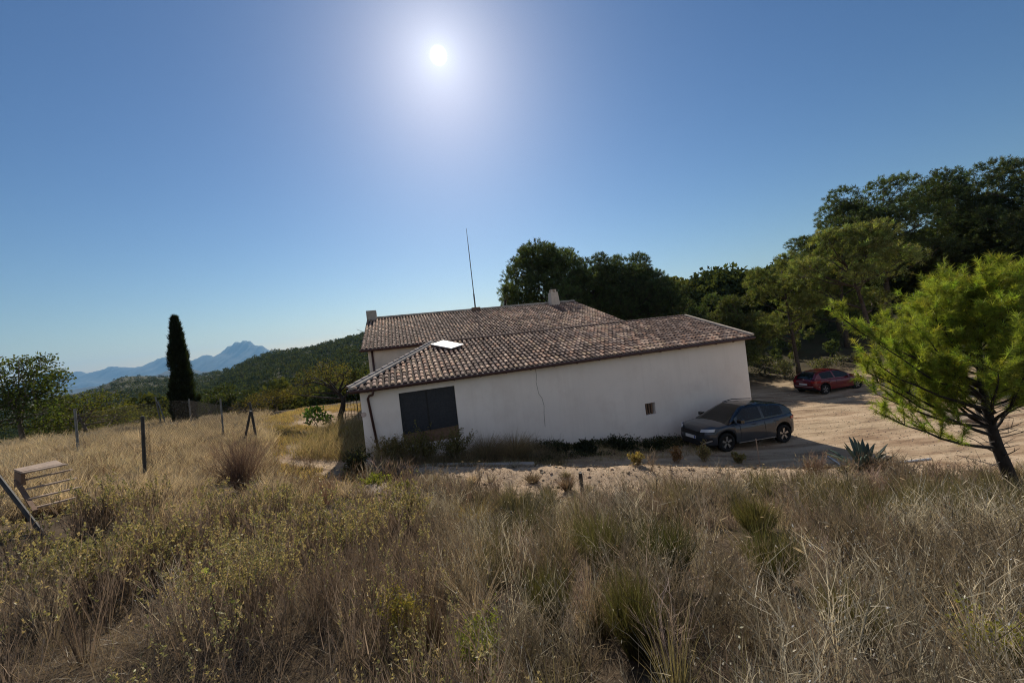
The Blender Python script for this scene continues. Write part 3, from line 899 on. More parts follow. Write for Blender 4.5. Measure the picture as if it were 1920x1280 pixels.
GREENS = np.array([(0.102, 0.134, 0.052), (0.126, 0.158, 0.056), (0.088, 0.118, 0.052), (0.152, 0.172, 0.060)])
def lobes_crown(base, H, hb, R, nl, shape='dome', lean=(0, 0), rs=None, flat=1.0, lobe=(.26, .40)):
    L = []
    for i in range(nl):
        for _ in range(30):
            h = hb + (H - hb) * rs.uniform(0.05, 0.96) ** .85
            t_ = (h - hb) / (H - hb)
            if shape == 'dome': s = math.sqrt(max(0.02, 1 - ((t_ - .22) / .86) ** 2)) if t_ > .22 else .75 + .25 * t_ / .22
            elif shape == 'broad': s = math.sqrt(max(.03, 1 - max(0, t_) ** 3.2))
            elif shape == 'tall': s = 1.0 - .72 * t_
            else: s = math.sin(math.pi * min(.97, .12 + t_ * .85)) ** .7
            a = rs.uniform(0, 2 * math.pi); rad = R * s * math.sqrt(rs.uniform(.05, 1)) * .86
            lr = R * rs.uniform(*lobe) * (.75 + .35 * s)
            p = (base[0] + lean[0] * t_ + math.cos(a) * rad, base[1] + lean[1] * t_ + math.sin(a) * rad, base[2] + min(h, H - lr * .6 * flat))
            if all((p[0]-q[0])**2 + (p[1]-q[1])**2 + (1.4*(p[2]-q[2]))**2 > (.62 * lr)**2 for q, _r in L): break
        L.append((p, lr))
    return L
def pine(px, base_xyz, H, hb, R, label, group=None, nl=16, shape='dome', lean=(0, 0), seed=1, col=0, clump=105, blades=26, bl=(.11, .23), bw=.038, trunk_r=.2, tone=1.0, name='pine_tree', flat=.7, lobe=(.26, .40)):
    rs = random.Random(seed)
    b = Vector(base_xyz)
    root = empty(name, b, 0, label, 'tree', group)
    L = lobes_crown((0, 0, 0), H, hb, R, nl, shape, lean, rs, flat, lobe)
    # trunk and limbs
    m = MB()
    npt = 9; pts = []; rad = []
    wob = [rs.uniform(-.12, .12) for _ in range(4)]
    for i in range(npt):
        t_ = i / (npt - 1)
        k = max(0, (t_ * H * .86 - hb * .6) / (H * .86))
        pts.append((lean[0] * t_ * .8 + wob[0] * math.sin(t_ * 6 + wob[1] * 20) * H * .2 * t_, lean[1] * t_ * .8 + wob[2] * math.sin(t_ * 5 + wob[3] * 20) * H * .2 * t_, -.25 + (t_ * H * .86)))
        rad.append(trunk_r * (1.0 - .82 * t_) + (.25 * trunk_r if i == 0 else 0))
    m.tube(pts, rad, 9)
    for (p, r) in L:
        zt_ = max(hb * .75, p[2] - rs.uniform(.25, .6) * math.hypot(p[0], p[1]) - .3)
        t_ = min(.97, (zt_ + .25) / (H * .86)); f_ = t_ * (npt - 1); i0 = min(int(f_), npt - 2); fr = f_ - i0
        s = Vector(pts[i0]).lerp(Vector(pts[i0 + 1]), fr); e = Vector(p)
        midp = s.lerp(e, .5) + Vector((rs.uniform(-.15, .15), rs.uniform(-.15, .15), -.12)) * r
        r0 = trunk_r * (.22 + .25 * (1 - t_))
        m.tube([s, midp, e], [r0, r0 * .7, r0 * .3], 6)
        for q in range(4):
            d = Vector((rs.gauss(0, 1), rs.gauss(0, 1), rs.gauss(.3, .8))).normalized()
            m.tube([midp.lerp(e, rs.uniform(.3, 1)), e + d * r * .75], [r0 * .35, r0 * .12], 4, cap=False)
    m.build('trunk', M['bark'], root, smooth=True)
    parts = []
    g = GREENS[col % 4] * tone
    for (p, r) in L:
        n = max(12, int(clump * (r / 1.2) ** 1.5))
        d = rdir(n, .38)
        rr_ = r * rng.uniform(.35, 1.02, (n, 1)) ** .6
        cen = np.array(p) + d * rr_ * np.array([1, 1, flat])
        cc = cvar(n, g * rs.uniform(.75, 1.3), .42, .12)
        # shoots: blades fan out from a short axis
        ax = unit(d + rdir(n, .35) * .6)
        Pm = np.repeat(cen, blades, 0) + rng.normal(size=(n * blades, 3)) * .045 + np.repeat(ax, blades, 0) * rng.uniform(-.07, .12, (n * blades, 1))
        Dm = unit(np.repeat(ax, blades, 0) * .65 + rdir(n * blades, .15))
        parts.append(shards(Pm, Dm, rng.uniform(bl[0], bl[1], n * blades), bw * rng.uniform(.7, 1.3, n * blades), np.repeat(cc, blades, 0) * rng.uniform(.8, 1.2, (n * blades, 1))))
    V, T, C = joinm(parts)
    tri_mesh('crown', V, T, C, M['needle'], root)
    return root
def by_px(px, top_py, Y, base_dx=0.0):
    """ground point and height of a tree whose top is seen at this pixel"""
    p = at(px, top_py, Y); x = p[0] + base_dx
    z = tz(x, Y)
    return (x, Y, z), p[2] - z

PG = 'pines around the yard'
def mkpine(px, py, Y, R, hbf, label, **k):
    bxyz, H = by_px(px, py, Y)
    return pine(px, bxyz, H, H * hbf, R, label, k.pop('group', PG), **k)
# behind the house
mkpine(1016, 468, 37, 5.2, .40, 'broad round pine rising behind the farmhouse roof and its right-hand chimney', nl=60, seed=3, shape='broad', col=0, tone=.8, clump=115, flat=.85, lobe=(.20, .32))
mkpine(942, 528, 33, 2.0, .2, 'small low pine at the left edge of the pines behind the farmhouse ridge', nl=9, seed=4, col=1, tone=.72)
mkpine(1106, 484, 37.5, 2.9, .45, 'joining pine between the two broad crowns behind the farmhouse', nl=26, seed=33, shape='broad', col=0, tone=.75, clump=110, flat=.85, lobe=(.26, .40))
mkpine(1172, 488, 38, 5.0, .34, 'wide dark pine behind the right end of the farmhouse roof', nl=56, seed=5, shape='broad', col=2, tone=.8, clump=115, flat=.9, lobe=(.20, .32))
mkpine(1252, 527, 38, 3.2, .1, 'narrow dark pine sloping down above the long barn roof', nl=13, seed=6, col=2, tone=.72)
mkpine(1322, 527, 46, 2.9, .2, 'thin airy pine with visible limbs in the gap above the barn ridge', nl=12, seed=7, col=1, clump=55, tone=.72)
mkpine(1380, 552, 29, 2.7, .2, 'bushy low pine just above the right end of the barn roof', nl=18, seed=8, col=3, tone=.72)
mkpine(1338, 548, 30.5, 2.6, .25, 'rounded low pine rising just behind the barn ridge right of the airy one', nl=16, seed=19, col=0, tone=.72)
# the big group on the right
mkpine(1472, 466, 29.5, 3.0, .30, 'slim pointed pine with a leaning trunk left of the red car', nl=22, seed=9, col=3, shape='oval', trunk_r=.17, lean=(-.6, 0))
mkpine(1560, 395, 33, 4.2, .42, 'tall pine at the left edge of the big group behind the red car', nl=20, seed=10, col=0, tone=.72)
mkpine(1640, 345, 32, 4.6, .40, 'big dark pine with bare trunk above the red car roof', nl=24, seed=11, col=0, tone=.72, trunk_r=.28)
mkpine(1752, 336, 33, 4.9, .35, 'tallest flat-topped pine in the middle of the right-hand group', nl=26, seed=12, col=2, tone=.75)
mkpine(1850, 330, 31, 4.4, .30, 'dense tall pine between the middle of the group and the photo edge', nl=24, seed=13, col=0, tone=.75)
mkpine(1935, 290, 27, 4.2, .25, 'rightmost tall pine cut by the photo edge', nl=24, seed=14, col=2, tone=.75)
mkpine(1628, 425, 24.5, 3.3, .45, 'lighter green pine with a thick leaning grey trunk beyond the young pine', nl=20, seed=15, col=3, lean=(-2.2, 0), trunk_r=.22, shape='oval', tone=1.1)
mkpine(1560, 500, 36, 3.4, .22, 'mid-height pine filling the gap under the big pines', nl=16, seed=16, col=1)
mkpine(1765, 470, 37, 3.8, .18, 'dark lower pine behind the top of the young pine', nl=16, seed=17, col=2)
mkpine(1880, 470, 36, 3.8, .15, 'low dark pine behind the young pine by the photo edge', nl=16, seed=18, col=2)
# ------------------------------------------------------------------ young pine close on the right
def young_pine():
    rs = random.Random(5)
    a_, b_ = ray(1908, 930); Yq = np.geomspace(5, 20, 900); Y0 = float(Yq[int(np.argmax(b_ * Yq + CZ < terrain(a_ * Yq, Yq)))]); print('pine Y0', Y0)
    base = at(1908, 930, Y0); base[2] = tz(base[0], base[1]) - .05
    root = empty('young_pine_tree', base, 0, 'young bright green pine with a leaning dark trunk at the right edge of the slope', 'tree')
    tr = [at(x, y, Y0 + dy) - base for x, y, dy in ((1908, 930, 0), (1888, 880, 0), (1870, 836, -.05), (1857, 795, -.05), (1846, 748, -.1), (1838, 700, -.1), (1836, 650, 0), (1838, 600, .05), (1842, 552, .05))]
    tr[0] = Vector((0, 0, 0)); tr.insert(0, Vector((.22, 0, -.5)))
    rad = [.13, .112, .10, .088, .075, .06, .048, .038, .026, .011]
    m = MB(); m.tube(tr, rad, 10)
    parts = []
    def at_t(t_):
        f = t_ * (len(tr) - 1); i = min(int(f), len(tr) - 2); return tr[i].lerp(tr[i + 1], f - i)
    tufts = []
    def shoot(path, r0):
        m.tube(path, [r0 * (1 - .8 * i / (len(path) - 1)) for i in range(len(path))], 5, cap=False)
    limbs = []
    # (height fraction, direction angle in plan, length, rise)
    nb = 50
    for i in range(nb):
        t_ = .40 + .57 * (i + .5) / nb
        a = i * 2.399 + rs.uniform(-.4, .4)
        Ln = (1.9 * (1 - ((t_ - .40) / .60)) ** .95 + .28) * rs.uniform(.7, 1.15) * (1 - .28 * max(0, math.cos(a)))
        limbs.append((t_, a, Ln, rs.uniform(.25, 1.0)))
    for k in range(7):   # the long low limbs reaching left
        limbs.append((.33 + .045 * k + rs.uniform(-.02, .02), math.pi + rs.uniform(-.5, .4), rs.uniform(2.3, 3.1), rs.uniform(.0, .38)))
    for (t_, a, Ln, rise) in limbs:
        s = at_t(t_); d = Vector((math.cos(a), math.sin(a) * .9, rise)).normalized()
        path = [s]
        n = 6
        for j in range(1, n + 1):
            f = j / n
            path.append(s + d * (Ln * f) + Vector((rs.uniform(-.05, .05), rs.uniform(-.05, .05), .22 * Ln * f * f * .9 + rs.uniform(-.03, .03))))
        shoot(path, .012 + .010 * Ln)
        for j in range(2, n + 1):
            for q in range(3 if j < n else 2):
                aa = a + rs.uniform(-1.2, 1.2)
                dd = Vector((math.cos(aa), math.sin(aa), rs.uniform(.3, 2.2))).normalized()
                l2 = rs.uniform(.22, .62) * (1.15 - .4 * j / n)
                e = path[j] + dd * l2 + Vector((0, 0, .08))
                shoot([path[j], path[j].lerp(e, .5) + Vector((0, 0, .02)), e], .007)
                for f in (.25, .45, .65, .85, 1.0):
                    tufts.append((path[j].lerp(e, f), dd))
                for z in range(2):
                    d3 = (dd + Vector((rs.gauss(0, .6), rs.gauss(0, .6), rs.gauss(.3, .5)))).normalized()
                    p3 = path[j].lerp(e, rs.uniform(.4, .9)); e3 = p3 + d3 * rs.uniform(.12, .3)
                    for f in (.5, 1.0): tufts.append((p3.lerp(e3, f), d3))
            tufts.append((path[j], (path[j] - path[j-1]).normalized()))
    m.build('trunk', M['barkdark'], root, smooth=True)
    dm = MB()
    for k in range(26):       # bare dead twigs on the lower trunk and limbs
        s = at_t(rs.uniform(.22, .6)); a = rs.uniform(0, 6.28); e = s + Vector((math.cos(a), math.sin(a), rs.uniform(-.1, .8))).normalized() * rs.uniform(.3, .9)
        mid_ = s.lerp(e, .55) + Vector((rs.uniform(-.06, .06), rs.uniform(-.06, .06), rs.uniform(-.05, .08)))
        dm.tube([s, mid_, e], [.011, .008, .003], 5, cap=False)
        e2 = mid_ + Vector((rs.uniform(-1, 1), rs.uniform(-1, 1), rs.uniform(0, 1))).normalized() * .25
        dm.tube([mid_, e2], [.006, .002], 4, cap=False)
    dm.build('dead_twigs', M['barkgrey'], root)
    P = np.array([tuple(p) for p, d in tufts]); D = np.array([tuple(d) for p, d in tufts])
    nb_ = 32; n = len(P)
    col = cvar(n, (0.275, 0.32, 0.055), .5, .14)
    Pm = np.repeat(P, nb_, 0) + np.repeat(D, nb_, 0) * rng.uniform(-.07, .05, (n * nb_, 1))
    Dm = unit(np.repeat(D, nb_, 0) * .75 + rdir(n * nb_, .1) * .95)
    V, T, C = shards(Pm, Dm, rng.uniform(.08, .145, n * nb_), rng.uniform(.006, .0095, n * nb_), np.repeat(col, nb_, 0) * rng.uniform(.8, 1.2, (n * nb_, 1)))
    tri_mesh('crown', V, T, C, M['needle'], root)
    print('young pine tufts', n)
young_pine()

# ------------------------------------------------------------------ broad-leaved trees and bushes
def leafy(name, label, cat, base, H, R, nl, col, trunk_path=None, hb=.25, leaf=(.06, .12), lw=.5, per=260, seed=1, group=None, bark='barkgrey', tr=.09, shape='dome', flat=.8, sparse=1.0, twigs=5):
    rs = random.Random(seed); b = Vector(base)
    root = empty(name, b, 0, label, cat, group)
    m = MB()
    L = lobes_crown((0, 0, 0), H, H * hb, R, nl, shape, (0, 0), rs, flat, (.25, .42))
    if trunk_path is None:
        tp = [Vector((0, 0, -.15)), Vector((rs.uniform(-.1, .1), 0, H * .2)), Vector((rs.uniform(-.2, .2), rs.uniform(-.2, .2), H * .5))]
    else: tp = [Vector(p) for p in trunk_path]
    m.tube(tp, [tr * (1 - .5 * i / (len(tp) - 1)) for i in range(len(tp))], 8)
    parts = []
    for (p, r) in L:
        e = Vector(p); s = tp[-1] if rs.random() < .6 else tp[-2].lerp(tp[-1], rs.random())
        midp = s.lerp(e, .5) + Vector((rs.uniform(-.2, .2), rs.uniform(-.2, .2), rs.uniform(-.1, .15))) * r
        m.tube([s, midp, e], [tr * .4, tr * .28, tr * .12], 5, cap=False)
        for q in range(twigs):
            d = Vector((rs.gauss(0, 1), rs.gauss(0, 1), rs.gauss(.4, .8))).normalized()
            m.tube([midp.lerp(e, rs.uniform(.3, 1)), e + d * r * rs.uniform(.7, 1.15)], [tr * .12, tr * .05], 4, cap=False)
        n = int(per * (r / .8) ** 1.6 * sparse) + 10
        d = rdir(n, .25)
        cen = np.array(p) + d * (r * rng.uniform(.2, 1.08, (n, 1)) ** .65) * np.array([1, 1, flat])
        k = rs.uniform(.78, 1.25)
        parts.append(rhombs(cen, rdir(n, .2), rng.uniform(leaf[0], leaf[1], n), rng.uniform(leaf[0], leaf[1], n) * lw, cvar(n, np.array(col) * k, .35, .12)))
    m.build('trunk', M[bark], root, smooth=True)
    V, T, C = joinm(parts)
    tri_mesh('crown', V, T, C, M['leaf'], root)
    return root
def gpt(px, py, Y):
    p = at(px, py, Y); return (p[0], Y, tz(p[0], Y))
bp, H = by_px(28, 672, 16)
leafy('broadleaf_tree', 'wide leafy dark green tree at the left edge with loose sprigs against the mountains', 'tree', bp, H, 1.65, 20, (.075, .10, .028), hb=.1, per=340, leaf=(.09, .17), seed=2, tr=.1)
bp, H = by_px(-20, 690, 15)
leafy('broadleaf_tree', 'leafy tree cut off by the left photo edge', 'tree', bp, H, 1.9, 14, (.065, .09, .028), hb=.1, per=300, leaf=(.09, .16), seed=21)
bp, H = by_px(150, 742, 18)
leafy('broadleaf_bush', 'olive green bush spreading right of the wide leafy tree', 'bush', bp, H, 1.9, 16, (.085, .10, .028), hb=.05, per=260, leaf=(.08, .14), seed=22)
bp, H = by_px(214, 762, 21)
leafy('broadleaf_bush', 'yellow green bush left of the cypress beyond the straw field', 'bush', bp, H, 2.0, 16, (.125, .125, .03), hb=.05, per=260, leaf=(.07, .13), seed=23)
bp, H = by_px(262, 768, 24)
leafy('broadleaf_bush', 'low dull green bush between the yellow bush and the cypress', 'bush', bp, H, 2.1, 15, (.085, .095, .03), hb=.05, per=220, leaf=(.07, .13), seed=24)
bp, H = by_px(303, 778, 29)
leafy('broadleaf_bush', 'dark green bush against the left side of the cypress foot', 'bush', bp, H, 1.9, 13, (.06, .075, .025), hb=.05, per=260, leaf=(.09, .16), seed=34)
bp, H = by_px(432, 722, 36)
leafy('broadleaf_tree', 'dark green rounded tree right of the cypress in the valley', 'tree', bp, H, 2.6, 14, (.045, .06, .022), hb=.1, per=300, leaf=(.14, .25), seed=25)
bp, H = by_px(395, 742, 33)
leafy('broadleaf_bush', 'dark bush just right of the cypress foot', 'bush', bp, H, 1.8, 10, (.05, .065, .022), hb=.05, per=240, leaf=(.12, .2), seed=26)
bp, H = by_px(510, 734, 25)
leafy('almond_tree', 'yellowing sparse almond tree left of the path behind the braced posts', 'tree', bp, H, 1.9, 16, (.115, .10, .032), hb=.3, per=170, leaf=(.07, .13), seed=27, bark='barkdark', twigs=7)
bp, H = by_px(462, 752, 22)
leafy('almond_tree', 'small brownish almond shrub just left of the yellowing almond tree', 'bush', bp, H, 1.1, 9, (.12, .095, .04), hb=.15, per=150, leaf=(.06, .1), seed=28, bark='barkdark', twigs=8)
# the crooked almond by the house
ab = gpt(640, 792, 18.5)
q = lambda x, y, dy=0: at(x, y, 18.5 + dy) - Vector(ab)
root = leafy('almond_tree', 'crooked black-trunked almond tree leaning left beside the house corner', 'tree', ab, 3.0, .3, 2, (.13, .12, .03),
    trunk_path=[Vector((0, 0, -.15)), q(638, 780), q(643, 762), q(644, 748), q(634, 737), q(622, 727), q(612, 722)], per=20, seed=29, bark='barkdark', tr=.15)
def add_spray(root, b, ends, col, per, leaf, tr, start, seed):
    rs = random.Random(seed); m = MB(); parts = []
    for (e, r) in ends:
        e = Vector(e); s = Vector(start[rs.randrange(len(start))])
        mid_ = s.lerp(e, .5) + Vector((rs.uniform(-.1, .1), rs.uniform(-.3, .3), rs.uniform(-.1, .2)))
        m.tube([s, mid_, e], [tr, tr * .7, tr * .3], 6, cap=False)
        for k in range(9):
            d = Vector((rs.gauss(0, 1), rs.gauss(0, 1), rs.gauss(.2, .6))).normalized()
            m.tube([mid_.lerp(e, rs.uniform(.2, 1)), e + d * r * rs.uniform(.6, 1.2)], [tr * .25, tr * .1], 4, cap=False)
        n = int(per * r)
        d = rdir(n, .1)
        cen = np.array(e) + d * (r * rng.uniform(.1, 1.1, (n, 1)) ** .7) * np.array([1, 1, .65])
        parts.append(rhombs(cen, rdir(n, 0), rng.uniform(leaf[0], leaf[1], n), rng.uniform(leaf[0], leaf[1], n) * .45, cvar(n, np.array(col) * rs.uniform(.8, 1.2), .35, .12)))
    m.build('limbs', M['barkdark'], root, smooth=True)
    V, T, C = joinm(parts); tri_mesh('foliage', V, T, C, M['leaf'], root)
ends = [(q(x, y, dy), r) for x, y, dy, r in ((560, 722, 0, .7), (580, 706, .5, .75), (600, 695, -.4, .75), (622, 690, .3, .8), (645, 698, -.5, .75), (668, 708, .5, .75), (575, 735, -.6, .6), (655, 722, .6, .65), (685, 722, 0, .55), (545, 738, .3, .5), (610, 708, -.9, .6), (636, 712, 1.0, .6))]
add_spray(root, ab, ends, (.12, .112, .034), 330, (.06, .12), .055, [q(634, 737), q(622, 727), q(612, 722), q(643, 748)], 30)
# small fig beside the path
bp = gpt(593, 792, 16.6)
leafy('fig_bush', 'small bright green leafy bush beside the dirt path left of the crooked almond', 'bush', bp, 1.0, .72, 9, (.085, .16, .03), hb=.35, per=150, leaf=(.10, .18), lw=.75, seed=31, tr=.03)

# cypress
def cypress():
    base = at(350, 800, 20); bz = tz(base[0], 20); top = at(328, 591, 20)
    H = top[2] - bz
    root = empty('cypress_tree', (base[0], 20, bz), 0, 'tall narrow dark cypress standing alone left of the house', 'tree')
    m = MB(); m.tube([(0, 0, -.2), (0, 0, H * .4), (0, 0, H * .93)], [.12, .08, .02], 8); m.build('trunk', M['bark'], root)
    n = 2600
    t_ = rng.uniform(0.0, 1.0, n) ** 1.15
    rad = np.interp(t_, [0, .12, .3, .55, .78, .92, 1.0], [.43, .51, .48, .38, .24, .12, .03])
    a = rng.uniform(0, 2 * np.pi, n)
    lump = 1 + .65 * (fbm(a * 1.6, t_ * 14, 3, 5) - .45) * 2
    rr_ = rad * lump * rng.uniform(.35, 1.0, n) ** .45 * np.where(rng.uniform(0, 1, n) < .06, 1.22, 1.0)
    P = np.stack([np.cos(a) * rr_, np.sin(a) * rr_, t_ * H * .97 + .03], 1)
    bl = 16
    ax = unit(np.stack([np.cos(a) * .45, np.sin(a) * .45, np.ones(n)], 1) + rng.normal(size=(n, 3)) * .22)
    cc = cvar(n, (.020, .028, .012), .35, .1)
    Pm = np.repeat(P, bl, 0) + rng.normal(size=(n * bl, 3)) * .035
    Dm = unit(np.repeat(ax, bl, 0) + rdir(n * bl) * .42)
    V, T, C = shards(Pm, Dm, rng.uniform(.10, .24, n * bl), rng.uniform(.02, .04, n * bl), np.repeat(cc, bl, 0))
    tri_mesh('crown', V, T, C, M['needle'], root)
cypress()

# grey-green bushes under the pines
for (px, py, Y, R, lab, sd_) in ((1470, 676, 29, 1.35, 'grey green round bush at the foot of the slim pointed pine', 41), (1545, 676, 29.5, 1.5, 'grey green bush behind the red car roof', 42), (1430, 668, 31, 1.2, 'dull bush beside the barn corner under the pines', 43), (1600, 690, 30, 1.3, 'low bush behind the red car bonnet', 44), (1690, 700, 28, 1.2, 'dark low bush in the shade behind the young pine', 45)):
    bp, H = by_px(px, py, Y); H = max(H, .8)
    leafy('undergrowth_bush', lab, 'bush', bp, H, R, 9, (.10, .11, .065), hb=.02, per=230, leaf=(.10, .18), seed=sd_, group='bushes under the pines', twigs=3)

# ------------------------------------------------------------------ the wooded hills: one mass
def woods(name, n, fn, size, tris, tone, seed, ls=1.0):
    x, y = fn(n)
    z = terrain(x, y)
    n = len(x)
    s = rng.uniform(size[0], size[1], n)
    shade = rng.uniform(.7, 1.35, n)
    base = GREENS[rng.integers(0, 4, n)] * tone * shade[:, None]
    k = tris
    d = rdir(n * k, .25)
    S_ = np.repeat(s, k)[:, None]
    cen = np.repeat(np.stack([x, y, z + s * .55], 1), k, 0) + d * S_ * np.array([.42, .42, .42]) * rng.uniform(.55, 1.05, (n * k, 1))
    V, T, C = rhombs(cen - d * 0, rdir(n * k, .3), S_[:, 0] * ls * rng.uniform(.18, .34, n * k), S_[:, 0] * ls * rng.uniform(.14, .26, n * k), np.repeat(base, k, 0) * rng.uniform(.75, 1.25, (n * k, 1)))
    return tag(tri_mesh(name, V, T, C, M['farleaf']), kind='stuff')
def far_fn(n):
    ph = rng.uniform(math.radians(-58), math.radians(62), n * 2)
    r = np.exp(rng.uniform(math.log(95), math.log(900), n * 2))
    r = np.sqrt(rng.uniform(110**2, 820**2, n * 2)) * .35 + r * .65
    x = r * np.sin(ph); y = r * np.cos(ph)
    keep = fbm(x / 30, y / 30, 3, 61) > .24
    return x[keep][:n], y[keep][:n]
woods('hillside_woods', 21000, far_fn, (2.8, 5.6), 42, .46, 1, .8)
def mid_fn(n):
    ph = rng.uniform(math.radians(-52), math.radians(-19), n); r = rng.uniform(42, 110, n)
    return r * np.sin(ph), r * np.cos(ph)
woods('valley_scrub', 420, mid_fn, (1.6, 3.6), 300, .68, 2, .55)
def right_fn(n):
    ph = rng.uniform(math.radians(-6), math.radians(58), n); r = rng.uniform(52, 125, n)
    return r * np.sin(ph), r * np.cos(ph)
woods('pine_woods', 420, right_fn, (5.0, 8.5), 1700, .66, 3, .26)
def under_fn(n):
    ph = rng.uniform(math.radians(2), math.radians(58), n * 3); r = rng.uniform(33, 56, n * 3)
    x = r * np.sin(ph); y = r * np.cos(ph); k = y > 32
    return x[k][:n], y[k][:n]
woods('slope_scrub', 150, under_fn, (0.7, 1.5), 260, 1.1, 4, .6)

# ------------------------------------------------------------------ cars
def car(name, label, loc, heading, S, pitch_z=0.0):
    """x forward, y left, z up; S holds the outlines of the kind"""
    root = empty(name, loc, heading, label, 'car')
    root.rotation_euler = (0, pitch_z, heading)
    xr, xf = S['xr'], S['xf']; wx = S['wheels']; R = S['arch']; rw = S['wr']; hwid = S['hw']
    st = sorted(set(list(np.round(np.linspace(xr, xf, 74), 3)) + [round(c + R * math.cos(a), 3) for c in wx for a in np.linspace(0, math.pi, 17)]))
    ip = lambda key, x: float(np.interp(x, [p[0] for p in S[key]], [p[1] for p in S[key]]))
    def half(x): return hwid * ip('plan', x)
    def zb(x):
        z = ip('bottom', x)
        for c in wx:
            if abs(x - c) < R: z = max(z, rw + math.sqrt(R * R - (x - c) ** 2))
        return z
    def sec(x):
        w_ = half(x); b_ = zb(x); t_ = ip('belt', x)
        b_ = min(b_, t_ - .12); h = t_ - b_
        lev = [(0, b_), (w_ * .90, b_), (w_ * .985, b_ + min(.09, h * .2)), (w_, b_ + h * .42), (w_ * .985, b_ + h * .68), (w_ * .955, t_ - h * .10), (w_ * .88, t_ - .01), (w_ * .5, t_ + .025), (0, t_ + .035)]
        return lev
    secs = [sec(x) for x in st]; nl = len(secs[0])
    body = MB(); trim = MB()
    def patch(mb, i0, i1, rows, side):
        for i in range(i0, i1):
            for j in rows:
                a = [(st[i], side * secs[i][j][0], secs[i][j][1]), (st[i+1], side * secs[i+1][j][0], secs[i+1][j][1]), (st[i+1], side * secs[i+1][j+1][0], secs[i+1][j+1][1]), (st[i], side * secs[i][j+1][0], secs[i][j+1][1])]
                mb.add(a, [(0, 1, 2, 3)] if side < 0 else [(3, 2, 1, 0)])
    n = len(st)
    for side in (-1, 1):
        patch(body, 0, n - 1, range(2, nl - 1), side)
        patch(trim, 0, n - 1, range(0, 2), side)
    for i, fl in ((0, False), (n - 1, True)):
        pts = [(st[i], -y, z) for y, z in secs[i]] + [(st[i], y, z) for y, z in reversed(secs[i][1:-1])]
        body.add(pts, [tuple(range(len(pts)))])
    def weld(o):
        import bmesh as bmm
        b_ = bmm.new(); b_.from_mesh(o.data); bmm.ops.remove_doubles(b_, verts=b_.verts, dist=.0005); bmm.ops.recalc_face_normals(b_, faces=b_.faces); b_.to_mesh(o.data); b_.free()
        o.data.polygons.foreach_set("use_smooth", [True] * len(o.data.polygons))
        return o
    bodyo = weld(body.build('body', M[S['paint']], root))
    weld(trim.build('lower_trim', M[S.get('trim', 'black')], bodyo))
    # upper part: windows and roof
    gx = list(np.linspace(S['gr'], S['gf'], 57))
    def gsec(x):
        wb_ = half(x) * .90; zb_ = ip('belt', x) - .015; zr = max(ip('roof', x), zb_ + .004)
        h = zr - zb_; wt = wb_ - .30 * min(1, h / .5) * S.get('tumble', .8)
        return [(wb_, zb_), (wb_ - .012, zb_ + h * .08), (wt + .055, zb_ + h * .80), (wt, zb_ + h * .93), (wt * .82, zr - .015 * min(1, h * 4)), (0, zr)]
    gs = [gsec(x) for x in gx]
    pieces = {}
    def add(key, q, side): pieces.setdefault(key, MB()).add(q, [(0, 1, 2, 3)] if side < 0 else [(3, 2, 1, 0)])
    for i in range(len(gx) - 1):
        xm = (gx[i] + gx[i+1]) / 2
        for side in (-1, 1):
            for j in range(5):
                qd = [(gx[i], side * gs[i][j][0], gs[i][j][1]), (gx[i+1], side * gs[i+1][j][0], gs[i+1][j][1]), (gx[i+1], side * gs[i+1][j+1][0], gs[i+1][j+1][1]), (gx[i], side * gs[i][j+1][0], gs[i][j+1][1])]
                if j == 1:
                    hgt = ip('roof', xm) - ip('belt', xm)
                    inwin = [k for k, (a_, b_) in enumerate(S['side']) if a_ < xm < b_]
                    key = ('side_window', inwin[0], side) if inwin and hgt > .16 else ('pillar',)
                elif j == 4 and xm > S['ws'] : key = ('windshield',)
                elif j == 4 and xm < S['rs']: key = ('rear_window',)
                elif j == 0: key = ('pillar',)
                else: key = ('roof',)
                add(key, qd, side)
    for key, mb in pieces.items():
        if key[0] in ('side_window', 'windshield', 'rear_window'): mm = M['glass']
        elif key[0] == 'pillar': mm = M[S['pillar']]
        else: mm = M[S['roofpaint']]
        weld(mb.build(key[0], mm, root))
    # wheels
    for c in wx:
        for s in (-1, 1):
            yy = s * (hwid * .985 - .11)
            wb = bpy.data.objects.new('wheel', None); COL.objects.link(wb); wb.parent = root; wb.location = (c, yy, rw); wb.empty_display_size = .1
            t_ = MB(); prof = [(rw * .66, -.10), (rw * .93, -.105), (rw, -.075), (rw, .075), (rw * .93, .105), (rw * .66, .10)]
            nn = 36
            v = [(r_ * math.cos(2*math.pi*k/nn), y_, r_ * math.sin(2*math.pi*k/nn)) for k in range(nn) for r_, y_ in prof]
            f = []
            for k in range(nn):
                k2 = (k + 1) % nn
                for j in range(len(prof)):
                    j2 = (j + 1) % len(prof)
                    f.append((k*6+j, k*6+j2, k2*6+j2, k2*6+j))
            t_.add(v, f); weld(t_.build('tyre', M['tyre'], wb))
            rm = MB(); ri = rw * .655
            rm.tube([(0, -.07, 0), (0, s * .045, 0)], ri, 30)
            rm.build('rim', M['rimdark'], wb)
            for k in range(5):
                a = 2 * math.pi * k / 5 + .3
                sp_ = MB()
                for da in (-.13, .13):
                    sp_.bar((math.cos(a) * ri * .12, s * .058, math.sin(a) * ri * .12), (math.cos(a + da) * ri * .97, s * .064, math.sin(a + da) * ri * .97), .035 * rw / .34, .03, up=(0, 1, 0))
                sp_.build('spoke', M['rim'], wb)
            hub = MB(); hub.tube([(0, s * .03, 0), (0, s * .082, 0)], ri * .17, 14); hub.build('hub', M['rimdark'], wb)
